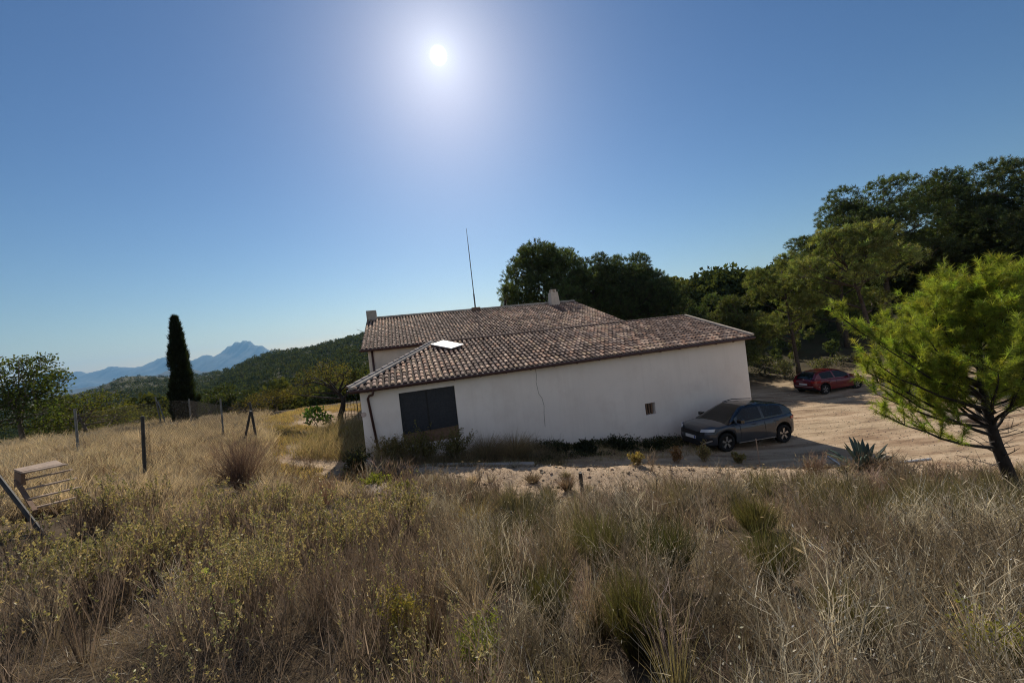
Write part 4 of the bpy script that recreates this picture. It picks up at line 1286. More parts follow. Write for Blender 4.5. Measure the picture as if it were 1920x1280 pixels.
    # front and rear patches follow the rounded nose and tail
    def xface(y, front):
        xs_ = [x for x in st if (x > 0) == front]
        ys = [half(x) for x in xs_]
        if front: xs_ = xs_[::-1]; ys = ys[::-1]
        for k in range(len(xs_)):
            if ys[k] >= abs(y):
                if k == 0: return xs_[0]
                f_ = (abs(y) - ys[k-1]) / max(1e-6, ys[k] - ys[k-1]); return xs_[k-1] + f_ * (xs_[k] - xs_[k-1])
        return xs_[-1]
    def face_patch(nm, m, y0, y1, z0, z1, front, off=.012, th=.03, par=None, slant=0.0, tilt=0.0):
        mb = MB(); rows = []; ny = 9; sg = 1 if front else -1
        outer = []; inner = []
        for j in range(2):
            ro = []; ri_ = []
            for i in range(ny):
                f_ = i / (ny - 1); y = y0 + (y1 - y0) * f_
                z = (z0, z1)[j] + slant * f_
                x = xface(y, front) + sg * (off - tilt * j)
                ro.append((x, y, z)); ri_.append((x - sg * th, y, z))
            outer.append(ro); inner.append(ri_)
        mb.grid(outer); mb.grid(inner)
        mb.grid([outer[1], inner[1]]); mb.grid([outer[0], inner[0]])
        mb.add([outer[0][0], outer[1][0], inner[1][0], inner[0][0]], [(0, 1, 2, 3)])
        mb.add([outer[0][-1], outer[1][-1], inner[1][-1], inner[0][-1]], [(0, 1, 2, 3)])
        o = mb.build(nm, m, par or root)
        return o
    S['extra'](root, bodyo, face_patch, half, ip)
    return root

def suv_extra(root, body, fp, half, ip):
    fp('grille', M['black'], -.62, .62, .60, .76, True, off=.012, tilt=.02)
    for s in (-1, 1):
        fp('headlight', M['lamp'], s * .50, s * .83, .755, .855, True, off=.014, tilt=.05, slant=.03)
        fp('fog_trim', M['silver'], s * .56, s * .80, .30, .345, True, off=.02, slant=.14)
        fp('air_intake', M['black'], s * .52, s * .80, .36, .50, True, off=.008, slant=.06)
    fp('lower_grille', M['black'], -.50, .50, .26, .44, True, off=.012)
    pl = fp('licence_plate', M['plate'], -.26, .26, .475, .585, True, off=.028)
    fp('plate_band', M['plateblue'], .215, .256, .478, .582, True, off=.032, par=pl)
    fp('rear_plate', M['plate'], -.26, .26, .62, .73, False, off=.02)
    for s in (-1, 1):
        fp('tail_lamp', M['redlamp'], s * .30, s * .84, .88, .98, False, off=.014)
    for s in (-1, 1):
        m = MB()
        v = []
        m.tube([(.78, s * .84, 1.04), (.80, s * .93, 1.07)], .03, 6)
        m.box((.71, s * .985 - .10, 1.01), (.87, s * .985 + .10, 1.15))
        m.build('wing_mirror', M['blackpaint'], root, bevel=.03)
        for x in (-.98, .05):
            h = MB(); y = s * (half(x) * .992 + .008)
            h.tube([(x - .10, y, .90), (x, y + s * .022, .905), (x + .10, y, .90)], .014, 6); h.build('door_handle', M['greypaint'], root)
        tr = MB(); tr.bar((-.88, s * (half(0) * .985 + .006), .30), (.82, s * (half(0) * .985 + .006), .285), .03, .022); tr.build('sill_strip', M['silver'], root)
        for x in (-.42, .72):
            sm = MB(); sm.tube([(x, s * half(x) * .988, .36), (x - .01, s * (half(x) * 1.001), .62), (x, s * half(x) * .975, .93)], .005, 4); sm.build('door_seam', M['black'], root)
    for s in (-1, 1):
        rl = MB(); rl.tube([(.10, s * .55, 1.54), (-.4, s * .56, 1.605), (-1.3, s * .54, 1.54)], .018, 6); rl.build('roof_rail', M['blackpaint'], root)
SUV = dict(xr=-2.06, xf=2.17, wheels=(-1.32, 1.32), arch=.405, wr=.345, hw=.90, paint='greypaint', roofpaint='blackpaint', pillar='blackpaint',
    plan=[(-2.06, .62), (-2.0, .80), (-1.85, .91), (-1.5, .975), (-.8, 1.0), (.9, 1.0), (1.5, .985), (1.8, .94), (2.0, .84), (2.10, .70), (2.17, .50)],
    bottom=[(-2.06, .46), (-1.9, .30), (-1.7, .24), (1.75, .22), (2.0, .22), (2.17, .32)],
    belt=[(-2.06, .86), (-2.02, 1.02), (-1.9, 1.10), (-1.0, 1.05), (.3, .99), (1.0, .985), (1.3, .965), (1.7, .92), (1.95, .86), (2.08, .78), (2.17, .62)],
    roof=[(-1.98, 1.10), (-1.86, 1.24), (-1.72, 1.38), (-1.6, 1.445), (-1.2, 1.515), (-.5, 1.575), (-.1, 1.575), (.2, 1.54), (.4, 1.46), (.7, 1.29), (1.0, 1.10), (1.22, .975)],
    gr=-1.98, gf=1.22, ws=.22, rs=-1.62, side=[(-1.42, -.48), (-.38, .72)], extra=suv_extra)

def red_extra(root, body, fp, half, ip):
    fp('grille', M['black'], -.5, .5, .42, .60, True)
    for s in (-1, 1):
        fp('headlight', M['lamp'], s * .46, s * .80, .62, .74, True, off=.014, tilt=.05)
        fp('tail_lamp', M['redlamp'], s * .50, s * .82, .74, .88, False, off=.014)
        m = MB(); m.tube([(.72, s * .80, .95), (.74, s * .88, .97)], .025, 6); m.box((.66, s * .93 - .09, .92), (.80, s * .93 + .09, 1.04)); m.build('wing_mirror', M['redpaint'], root, bevel=.03)
        for x in (-.85, .15):
            h = MB(); y = s * (half(x) * .99 + .008)
            h.tube([(x - .09, y, .80), (x, y + s * .02, .805), (x + .09, y, .80)], .013, 6); h.build('door_handle', M['redpaint'], root)
        for x in (-.38, .68):
            sm = MB(); sm.tube([(x, s * half(x) * .988, .32), (x - .01, s * (half(x) * 1.001), .55), (x, s * half(x) * .975, .84)], .005, 4); sm.build('door_seam', M['black'], root)
    fp('rear_plate', M['plate'], -.26, .26, .60, .70, False, off=.02)
    fp('rear_bumper_strip', M['silver'], -.80, .80, .50, .535, False, off=.02)
RED = dict(xr=-1.95, xf=2.10, wheels=(-1.24, 1.28), arch=.365, wr=.31, hw=.86, paint='redpaint', roofpaint='redpaint', pillar='redpaint',
    plan=[(-1.95, .70), (-1.9, .84), (-1.75, .92), (-1.4, .975), (-.8, 1.0), (.9, 1.0), (1.45, .975), (1.75, .92), (1.95, .80), (2.05, .62), (2.10, .45)],
    bottom=[(-1.95, .42), (-1.8, .27), (-1.6, .20), (1.7, .18), (1.95, .2), (2.10, .3)],
    belt=[(-1.95, .80), (-1.9, .92), (-1.7, .97), (-1.0, .93), (.3, .89), (1.0, .88), (1.3, .85), (1.7, .77), (1.9, .69), (2.03, .60), (2.10, .48)],
    roof=[(-1.86, .97), (-1.72, 1.14), (-1.56, 1.30), (-1.4, 1.365), (-1.0, 1.42), (-.4, 1.445), (0, 1.43), (.25, 1.37), (.55, 1.22), (.9, 1.02), (1.16, .87)],
    gr=-1.86, gf=1.16, ws=.16, rs=-1.44, side=[(-1.36, -.44), (-.34, .70)], tumble=.9, extra=red_extra)

# grey SUV: wheels on the ground where the photo shows them
fw = at(1362, 842, 14.05); rwp = at(1468, 831, 14.70)
hd = math.atan2(fw[1] - rwp[1], fw[0] - rwp[0])
cen = (fw + rwp) / 2 
nx, ny = math.sin(hd), -math.cos(hd)           # to the car's right
if nx * 0 + ny * 1 < 0: nx, ny = -nx, -ny      # away from the viewer
cx, cy = cen[0] + nx * .78, cen[1] + ny * .78
fx, fy = cx + math.cos(hd) * 1.32, cy + math.sin(hd) * 1.32
bx_, by_ = cx - math.cos(hd) * 1.32, cy - math.sin(hd) * 1.32
zf, zr_ = tz(fx, fy), tz(bx_, by_)
print('suv', cx, cy, hd, zf - CZ, zr_ - CZ, (fw - rwp).length)
car('parked_car', 'dark grey SUV with black roof parked along the shaded barn wall', (cx, cy, (zf + zr_) / 2 - .01), hd, SUV, -math.atan2(zf - zr_, 2.64))
rp = at(1548, 736, 23.6)
hr = math.radians(12)
cx, cy = rp[0] + math.cos(hr) * 1.24 - math.sin(hr) * .78, rp[1] + math.sin(hr) * 1.24 + math.cos(hr) * .78
car('parked_car', 'red hatchback parked under the pines, its bonnet behind the young pine', (cx, cy, tz(cx, cy) - .01), hr, RED)

# ------------------------------------------------------------------ fence of the straw field
fence = empty('wire_fence', (-8.6, 8.6, tz(-8.6, 8.6)), 0, 'rusty chain link fence on thin posts round the straw field at the left', 'fence')
FB = Vector(fence.location)
def post(px0, py0, px1, py1, Y, r, m, parent, nm='fence_post', extra=.12):
    a = at(px0, py0, Y); b_ = at(px1, py1, Y)
    z = tz(b_[0], Y)
    k = Vector((b_[0], Y, min(z, b_[2]) - extra))
    o = MB(); o.tube([a - FB if parent else a, k - FB if parent else k], r, 8)
    return a, k, o.build(nm, m, parent)
POST = [(267, 780, 271, 903, 8.6, .033, 'darkpost'), (140, 766, 148, 862, 11, .03, 'steel'), (413, 748, 420, 826, 14, .028, 'steel'), (468, 754, 484, 838, 13.6, .04, 'darkpost'),
        (354, 748, 359, 800, 18, .032, 'steel'), (291, 743, 304, 800, 19, .03, 'steel')]
for p_ in POST: post(*p_[:5], p_[5], M[p_[6]], fence)
post(470, 770, 452, 848, 13.4, .038, M['darkpost'], fence, 'fence_brace')
post(296, 752, 316, 804, 18.8, .03, M['steel'], fence, 'fence_brace')
def mesh_panel(A, B, hgt, parent):
    """diamond wire between two feet A and B"""
    A = Vector(A); B = Vector(B); Ln = (B - A).length; d = (B - A) / Ln
    m = MB(); s = .085
    n = int((Ln + hgt) / s)
    V = []; F_ = []
    for k in range(n + 1):
        for sg in (1, -1):
            x0 = k * s - (hgt if sg > 0 else 0); x1 = x0 + sg * hgt if sg > 0 else x0 - hgt
            # line from (x0,0) to (x1,hgt), clipped to 0..Ln
            za, zb_ = 0.0, hgt; xa, xb = x0, x1
            lo, hi = (xa, xb) if xa < xb else (xb, xa)
            if hi < 0 or lo > Ln: continue
            def zat(x): return (x - xa) / (xb - xa) * hgt
            xs_, xe = max(lo, 0), min(hi, Ln)
            p0 = A + d * xs_ + Vector((0, 0, zat(xs_))); p1 = A + d * xe + Vector((0, 0, zat(xe)))
            p0.z += (tz_fast(p0) if False else 0)
            m.tube([p0 - FB, p1 - FB], .0014, 3, cap=False)
    for z in (.02, hgt * .5, hgt):
        m.tube([A + Vector((0, 0, z)) - FB, B + Vector((0, 0, z)) - FB], .0022, 4, cap=False)
    return m.build('wire_mesh', M['wire'], parent)
def foot(px, py, Y, dz=0.05):
    p = at(px, py, Y); return Vector((p[0], Y, tz(p[0], Y) + dz))
f1 = foot(271, 903, 8.6); f2 = foot(420, 826, 14); f3 = foot(484, 838, 13.6); f0 = foot(148, 862, 11); f4 = foot(359, 800, 18); f5 = foot(304, 800, 19)
for a_, b_ in ((f1, f3), (f3, f2), (f2, f4), (f4, f5), (f0, f5)):
    mesh_panel(a_, b_, 1.25, fence)
# the end of a roll of wire by the dark post
rl = MB()
for k in range(26):
    a = k * 2 * math.pi / 13; rl.tube([f1 - FB + Vector((.16 + .05 * math.cos(a), .05 * math.sin(a), 0)), f1 - FB + Vector((.16 + .05 * math.cos(a + .9), .05 * math.sin(a + .9), 1.15))], .0016, 3, cap=False)
rl.build('wire_roll', M['wire'], fence)

def single_post(name, label, cat, a, b_, r, m):
    a = Vector(a); b_ = Vector(b_)
    o = MB(); o.tube([(0, 0, 0), a - b_], r, 8)
    ob = o.build(name, m); ob.location = b_
    return tag(ob, label, cat)
a = at(-14, 880, 5.2); b_ = at(108, 1006, 4.9)
single_post('leaning_pipe', 'dark pipe leaning over the brush at the bottom left photo edge', 'pipe', a, (b_[0], 4.9, min(b_[2], tz(b_[0], 4.9)) - .02), .027, M['darkpost'])
a = at(1088, 886, 9.0); b_ = at(1094, 938, 9.0)
single_post('stake', 'short dark stake standing at the edge of the bare earth in front of the barn', 'stake', a, (b_[0], 9.0, tz(b_[0], 9.0) - .1), .045, M['darkpost'])
a = at(1417, 822, 12.2); b_ = at(1423, 856, 12.2)
single_post('stake', 'thin pale stake standing in front of the grey car', 'stake', a, (b_[0], 12.2, tz(b_[0], 12.2) - .1), .016, M['woodgrey'])

# ------------------------------------------------------------------ broken wooden platform on the left
pl0 = at(75, 882, 6.6); zg = tz(pl0[0], 6.6)
pal = empty('wooden_platform', (pl0[0], 6.6, zg), 0, 'weathered wooden platform with loose slats lying in the straw at the left', 'platform')
PB = Vector(pal.location)
def quad_board(pts, th, nm, m):
    o = MB(); v = [Vector(p) - PB for p in pts]
    n_ = (v[1] - v[0]).cross(v[3] - v[0]).normalized()
    if n_.z < 0: n_ = -n_
    vv = [tuple(p) for p in v] + [tuple(p - n_ * th) for p in v]
    o.add(vv, [(0, 1, 2, 3), (7, 6, 5, 4), (0, 4, 5, 1), (1, 5, 6, 2), (2, 6, 7, 3), (3, 7, 4, 0)])
    return o.build(nm, m, pal, bevel=.004)
quad_board([at(25, 879, 6.4), at(39, 884, 6.15), at(118, 868, 6.35), at(105, 862, 6.7)], .035, 'top_board', M['woodgrey'])
quad_board([at(40, 885, 6.13), at(44, 886, 6.08), at(128, 869, 6.3), at(119, 867.6, 6.34)], .02, 'top_board', M['woodgrey'])
o = MB()
sd_ = [at(27, 884, 6.35), at(39, 889, 6.14), at(41, 910, 6.14), at(26, 914, 6.35)]
o.add([tuple(p - PB) for p in sd_] + [tuple(p - PB + Vector((.03, .03, 0))) for p in sd_], [(0, 1, 2, 3), (7, 6, 5, 4), (0, 4, 5, 1), (1, 5, 6, 2), (2, 6, 7, 3), (3, 7, 4, 0)])
o.build('side_board', M['wood'], pal)
for (x0, y0, x1, y1, Y) in ((43, 900, 134, 880, 6.2), (49, 917, 142, 896, 6.0), (55, 935, 150, 913, 5.8), (68, 951, 156, 929, 5.65)):
    o = MB(); a = at(x0, y0, Y) - PB; b_ = at(x1, y1, Y + .25) - PB
    o.bar(a, b_, .07, .022); o.build('slat', M['woodgrey'], pal)
o = MB(); a = at(30, 900, 6.3) - PB; b_ = at(66, 958, 5.55) - PB; o.bar(a, b_, .05, .04); o.build('rail', M['wood'], pal)

# ------------------------------------------------------------------ agave
def agave(px, py, Y, label, n, Ln, seed):
    rs = random.Random(seed); p = at(px, py, Y)
    root = empty('agave', (p[0], Y, tz(p[0], Y)), 0, label, 'agave')
    for i in range(n):
        a = i * 2.399 + rs.uniform(-.2, .2); el = rs.uniform(.35, 1.35) if i > n * .4 else rs.uniform(.9, 1.5)
        d = Vector((math.cos(a) * math.cos(el), math.sin(a) * math.cos(el), math.sin(el)))
        s = d.cross(Vector((0, 0, 1))).normalized(); u_ = s.cross(d).normalized()
        L_ = Ln * rs.uniform(.75, 1.1); rows = []
        for k in range(9):
            t_ = k / 8; c = d * (L_ * t_) + Vector((0, 0, -.10 * t_ * t_ * L_ * rs.uniform(.6, 1.4) * math.cos(el))) + Vector((d.x, d.y, 0)) * .05
            wd = Ln * .075 * (.75 + .6 * t_) * (1 - t_ ** 3.2) + .002
            rows.append([c - s * wd + u_ * wd * .55, c - s * wd * .5 + u_ * wd * .05, c, c + s * wd * .5 + u_ * wd * .05, c + s * wd + u_ * wd * .55, c - u_ * wd * .35, c - s * wd + u_ * wd * .5])
        m = MB(); m.grid(rows); m.build('leaf', M['agave'], root, smooth=True)
agave(1624, 905, 10.3, 'spiky blue green agave at the edge of the yard in front of the white pipe', 22, .95, 3)

# white pipes and scraps on the yard
def ground_line(name, label, cat, pts, Y, r, m, lift=.02):
    w_ = []
    for (x, y), yy in zip(pts, Y):
        p = at(x, y, yy); w_.append(Vector((p[0], yy, tz(p[0], yy) + lift)))
    o = MB(); b0 = w_[0].copy(); o.tube([p - b0 for p in w_], r, 8); ob = o.build(name, m, smooth=True); ob.location = b0
    return tag(ob, label, cat)
ground_line('white_pipe', 'long white pipe lying on the yard right of the agave', 'pipe', [(1640, 858), (1690, 862), (1745, 866)], [11.35, 11.35, 11.4], .035, M['white'])
ground_line('white_pipe', 'short white pipe lying on the yard left of the agave', 'pipe', [(1550, 836), (1575, 858)], [12.6, 11.6], .025, M['white'])
# concrete kerb in front of the barn
k = [(670, 890, 11.35), (740, 888, 11.4), (820, 885.5, 11.45), (920, 884, 11.5), (1003, 882, 11.5)]
w_ = [Vector((at(x, y, Y)[0], Y, tz(at(x, y, Y)[0], Y))) for x, y, Y in k]
o = MB()
for i in range(len(w_) - 1):
    o.bar(w_[i] - w_[0] + Vector((0, 0, .02)), w_[i+1] - w_[0] + Vector((0, 0, .02)), .22, .20)
ob = o.build('concrete_kerb', M['concrete'], bevel=.015); ob.location = w_[0]
tag(ob, 'low concrete kerb along the weeds in front of the barn window', 'kerb')
o = MB(); c0 = hw(-.55, -.75); zz = tz(*c0)
o.box((-.9, -.45, -.5), (1.3, .45, .12)); ob = o.build('concrete_slab', M['concrete'], bevel=.02); ob.location = (*hw(.1, -.22), tz(*hw(.1, -.3)) - .03); ob.rotation_euler = (0, 0, TH)
tag(ob, 'concrete slab at the foot of the left corner of the barn', 'slab')

def rock(name, label, loc, size, seed, group=None, sq=(1, 1, .6), m='rock'):
    rs = random.Random(seed)
    import bmesh as bmm
    b_ = bmm.new(); bmm.ops.create_icosphere(b_, subdivisions=3, radius=1)
    off = rs.uniform(0, 50)
    for v in b_.verts:
        p = np.array(v.co) * 1.3 + off
        k_ = 1 + .55 * (float(fbm(np.array([p[0] + p[2]]), np.array([p[1] - p[2] * .7]), 4, seed)[0]) - .47) * 2
        v.co = Vector((v.co.x * sq[0] * size * k_, v.co.y * sq[1] * size * k_, max(-.35 * size, v.co.z * sq[2] * size * k_)))
    me = bpy.data.meshes.new(name); b_.to_mesh(me); b_.free()
    me.polygons.foreach_set("use_smooth", [True] * len(me.polygons))
    o = bpy.data.objects.new(name, me); me.materials.append(M[m]); COL.objects.link(o); o.location = loc; o.rotation_euler = (0, 0, rs.uniform(0, 6))
    return tag(o, label, 'rock', group)
def rk(px, py, Y, size, label, seed, **kk):
    p = at(px, py, Y); return rock('rock', label, (p[0], Y, tz(p[0], Y) + size * .1), size, seed, **kk)
rk(700, 922, 8.6, .30, 'flat pale rock beside the yellow green tuft below the barn corner', 1, sq=(1.3, 1, .35))
rk(672, 938, 8.0, .24, 'lower pale rock on the slope below the barn corner', 2, sq=(1.2, 1, .4))
rk(735, 938, 8.2, .22, 'pale rock under the dry tussock right of the flat rock', 3)
rk(1165, 945, 8.4, .16, 'small pale stone on the slope right of the dark stake', 4)
rk(990, 1062, 4.9, .17, 'pale stone half buried in the brush at the middle of the slope', 5)
rk(1790, 822, 15.2, .45, 'orange brown boulder of the earth heap behind the young pine', 6, sq=(1.5, 1, .55))
rk(1745, 818, 15.9, .35, 'smaller boulder at the left end of the earth heap', 7, sq=(1.3, 1, .6))
rk(1835, 838, 14.4, .36, 'boulder at the right end of the earth heap beside the pine trunk', 8, sq=(1.4, 1, .5))
# rubble along the left side of the barn
for i, (u_, w__, s) in enumerate(((-.35, 1.2, .16), (-.7, 2.6, .20), (-.4, 4.2, .26), (-1.1, 5.2, .22), (-.3, 6.4, .28))):
    x, y = hw(u_, w__)
    rock('rubble_stone', 'grey rubble stone lying along the shaded left end of the barn', (x, y, tz(x, y) + .05), s, 20 + i, 'rubble beside the barn')
# iron fence between almond and barn
gp = at(648, 782, 20.2); gz0 = tz(gp[0], 20.2)
ir = empty('iron_railing', (gp[0], 20.2, gz0), 0, 'thin iron railing between the crooked almond and the barn corner', 'railing')
for k in range(9):
    x = k * .17
    o = MB(); o.tube([(x, 0, -.1), (x, 0, .98 if k % 4 else 1.1)], .022 if k % 4 == 0 else .010, 6); o.build('bar', M['darkpost'], ir)
for z in (.12, .9):
    o = MB(); o.tube([(0, 0, z), (8 * .17, 0, z)], .014, 6); o.build('rail', M['darkpost'], ir)

# ------------------------------------------------------------------ the overgrown slope
def ground_hit(px, py, d0=1.0, d1=60.0):
    a, b = ray(px, py)
    Y = np.geomspace(d0, d1, 900)
    z = terrain(a * Y, Y); s = b * Y + CZ
    k = np.argmax(s < z)
    Yk = Y[k] if (s < z).any() else d1
    return (a * Yk, Yk, tz(a * Yk, Yk))
def gzv(x, y): return terrain(x, y)
def pathmask(x, y):
    """trodden earth left of the barn and the bare yard"""
    x = np.asarray(x, float); y = np.asarray(y, float)
    ym_ = yardmask(x, y)
    path = pathonly(x, y)
    u, wv = hinv(x, y)
    inside = ((u > 0.1) & (u < 17.2) & (wv > .2) & (wv < 18)).astype(float)
    return np.maximum(np.maximum(ym_, path * .93), inside)
def scatter(n, x0, x1, y0, y1, dens):
    x = rng.uniform(x0, x1, n); y = rng.uniform(y0, y1, n)
    # only what lies inside the picture, with some margin
    k = (np.abs(x) < 1.42 * y + .8)
    x = x[k]; y = y[k]
    d = dens(x, y)
    for (kx_, ky_, kr) in KEEP:
        d = np.where(np.hypot(x - kx_, y - ky_) < kr, 0, d)
    k = rng.uniform(0, 1, len(x)) < d
    return x[k], y[k]
KEEP = []
for (px, py, wpx) in ((1255, 1105, 120), (1455, 1095, 130), (1195, 1225, 140), (1600, 1200, 150), (985, 1010, 130), (890, 985, 110), (905, 1275, 95), (762, 1205, 70), (812, 1225, 110),
                      (1125, 1068, 110), (1035, 1180, 100), (1420, 1000, 100), (1895, 1265, 120), (702, 920, 70), (752, 930, 55), (455, 915, 120), (610, 945, 110), (1525, 905, 100), (1640, 945, 130), (1760, 950, 130)):
    h_ = ground_hit(px, py); r_ = wpx / F * h_[1] * .5
    KEEP.append((h_[0], h_[1], r_ * 1.0)); KEEP.append((h_[0] * .92, h_[1] * .92 - r_ * .2, r_ * .6))
for (px, py, Y, r_) in ((75, 900, 6.2, .55), (60, 930, 5.9, .5), (110, 930, 5.8, .5), (95, 960, 5.5, .5), (50, 940, 5.0, .4), (100, 990, 4.8, .35), (20, 925, 5.2, .3)):
    h_ = at(px, py, Y); KEEP.append((h_[0], Y, r_))
def gapmask(x, y):
    return .02 + .98 * sstep(.385, .47, fbm(np.asarray(x) * 1.15, np.asarray(y) * 1.15, 3, 400))
def scrubmask(x, y):
    """left of the middle: brown stemmed scrub with yellow green tips"""
    edge = np.interp(y, [1, 2.5, 4, 6, 7.5], [-.25, -.45, -.9, -1.7, -2.4])
    wob = (fbm(np.asarray(x) * .8, np.asarray(y) * .8, 3, 71) - .47) * 1.6
    top = np.interp(x, [-9, -6, -3, -1.5], [5.0, 5.9, 7.4, 7.2])
    return sstep(.3, -.3, x - edge + wob * .5) * sstep(.4, -.4, y - top + wob)
# --- dry grass -------------------------------------------------------------
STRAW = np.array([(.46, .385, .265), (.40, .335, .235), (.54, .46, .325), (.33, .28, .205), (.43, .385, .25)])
parts = []
def grass_zone(n, box, dens, hgt, wid, pal, bend=.5, tone=1.0, green=0.0, clump=.12, patch=3):
    x, y = scatter(n, *box, dens)
    m_ = len(x)
    if m_ == 0: return 0
    # gather blades into tufts
    gx = x + rng.normal(size=m_) * clump * .3; gy = y + rng.normal(size=m_) * clump * .3
    z = gzv(gx, gy)
    big = fbm(gx * .9, gy * .9, 3, patch); mid_ = fbm(gx * 3.1, gy * 3.1, 2, patch + 5)
    h = rng.uniform(hgt[0], hgt[1], m_) * (.55 + .95 * big) * (.6 + .8 * mid_)
    dc = crest_y(gx) - gy
    near_edge = sstep(-4.5, -3.0, gx) * sstep(10.0, 8.6, gx)
    h = h * (1 - near_edge * (1 - np.interp(dc, [0, 2.8, 5.2], [.25, .40, 1.0])))
    ang_ = rng.uniform(0, 2 * np.pi, m_)
    lean = rng.uniform(.05, .55, m_)
    D = unit(np.stack([np.cos(ang_) * lean, np.sin(ang_) * lean, np.ones(m_)], 1))
    bb = rng.uniform(.1, 1.0, m_) * bend
    B = np.stack([np.cos(ang_) * bb, np.sin(ang_) * bb, -bb * .65], 1)
    C = np.array(pal)[rng.integers(0, len(pal), m_)] * (rng.uniform(.7, 1.2, (m_, 1)) * tone * (.72 + .6 * big[:, None]))
    if green: 
        gk = (fbm(gx * .6, gy * .6, 3, 33) + rng.uniform(-.15, .15, m_)) > (1 - green)
        C[gk] = np.array((.17, .18, .06)) * rng.uniform(.7, 1.2, (gk.sum(), 1))
    dist = np.hypot(gx, gy)
    W = rng.uniform(wid[0], wid[1], m_) * np.clip(dist / 5, .8, 2.6)
    parts.append(ribbons(np.stack([gx, gy, z - .02], 1), D, B, h, W, C, 3, tipc=C * 1.12))
    return m_
def d_right(x, y):
    d = np.clip(1 - pathmask(x, y), 0, 1) * (1 - .93 * scrubmask(x, y))
    p_ = fbm(x * .7, y * .7, 3, 91)
    # the dark gap of dead brush in the middle, and bare broken earth along the yard edge
    gap = np.exp(-(((x - np.interp(y, [2, 5], [.05, .2])) / .55) ** 2)) * sstep(5.5, 3.0, y)
    return d * np.clip(.15 + 1.5 * (p_ - .25), .08, 1) * (1 - .8 * gap) * (1 - .85 * bankmask(x, y)) * sstep(-3.5, -1.5, x)
k1 = grass_zone(40000, (-3.5, 13, 1.25, 11.5), lambda x, y: d_right(x, y) * gapmask(x, y), (.12, .36), (.0035, .006), STRAW[[0, 1, 3, 4, 3]], .55, .80, .42)
# the paler smoother grass low on the right
def d_pale(x, y): return np.clip(1 - pathmask(x, y), 0, 1) * np.exp(-(((x - np.interp(y, [3, 6.5, 8.5], [4.0, 6.2, 8.2])) / np.interp(y, [3, 8], [1.3, 3.0])) ** 2)) * sstep(9.3, 8.0, y) * sstep(3.0, 4.5, y)
k2 = grass_zone(60000, (1, 13, 3, 9.3), d_pale, (.22, .5), (.003, .005), STRAW[[0, 2, 4, 2]], .6, 1.05, .3, patch=8)
def leftfield(x, y):
    return 1 - sstep(-.71, -.63, np.asarray(x) / np.maximum(y, 1) + (fbm(np.asarray(x) * .9, np.asarray(y) * .9, 3, 77) - .47) * .1) * sstep(7.2, 8.6, y)
def d_left(x, y):
    return leftfield(x, y) * np.clip(1 - pathmask(x, y), 0, 1) * (1 - .9 * scrubmask(x, y)) * sstep(-2.2, -4.2, x) * np.interp(y, [4, 7, 15, 24], [.8, 1, .8, .5])
k3 = grass_zone(230000, (-24, -2.0, 4.2, 15), d_left, (.28, .66), (.004, .007), STRAW, .6, 1.05, .18, patch=14)
k4 = grass_zone(120000, (-34, -5.5, 14, 27), d_left, (.3, .65), (.006, .009), STRAW, .6, 1.0, .25, patch=15)
# dry yellow grass beside the trodden path
def d_path(x, y): return sstep(.55, .62, fbm(x * .55, y * .55, 3, 44) + .12) * (1 - np.clip(yardmask(x, y), 0, 1)) * ((hinv(x, y)[0] < -.3) | (hinv(x, y)[1] > 18)).astype(float)
k5 = grass_zone(90000, (-14, -4.2, 8, 26), lambda x, y: np.maximum(d_path(x, y), .8 * (1 - leftfield(x, y)) * (1 - pathonly(x, y))) * (1 - yardmask(x, y)), (.08, .26), (.006, .010), np.array([(.46, .35, .15), (.42, .33, .13), (.34, .30, .10)]), .6, 1.05)
print('grass', k1, k2, k3, k4, k5)
def bypatch(x, y, pals):
    q_ = np.clip((fbm(x * .75, y * .75, 3, 351) - .30) / .34 + rng.normal(size=len(x)) * .13, 0, .999)
    i = (q_ * len(pals)).astype(int); out = np.zeros((len(x), 3))
    for j, p_ in enumerate(pals):
        k = i == j; out[k] = np.array(p_)[rng.integers(0, len(p_), k.sum())]
    return out
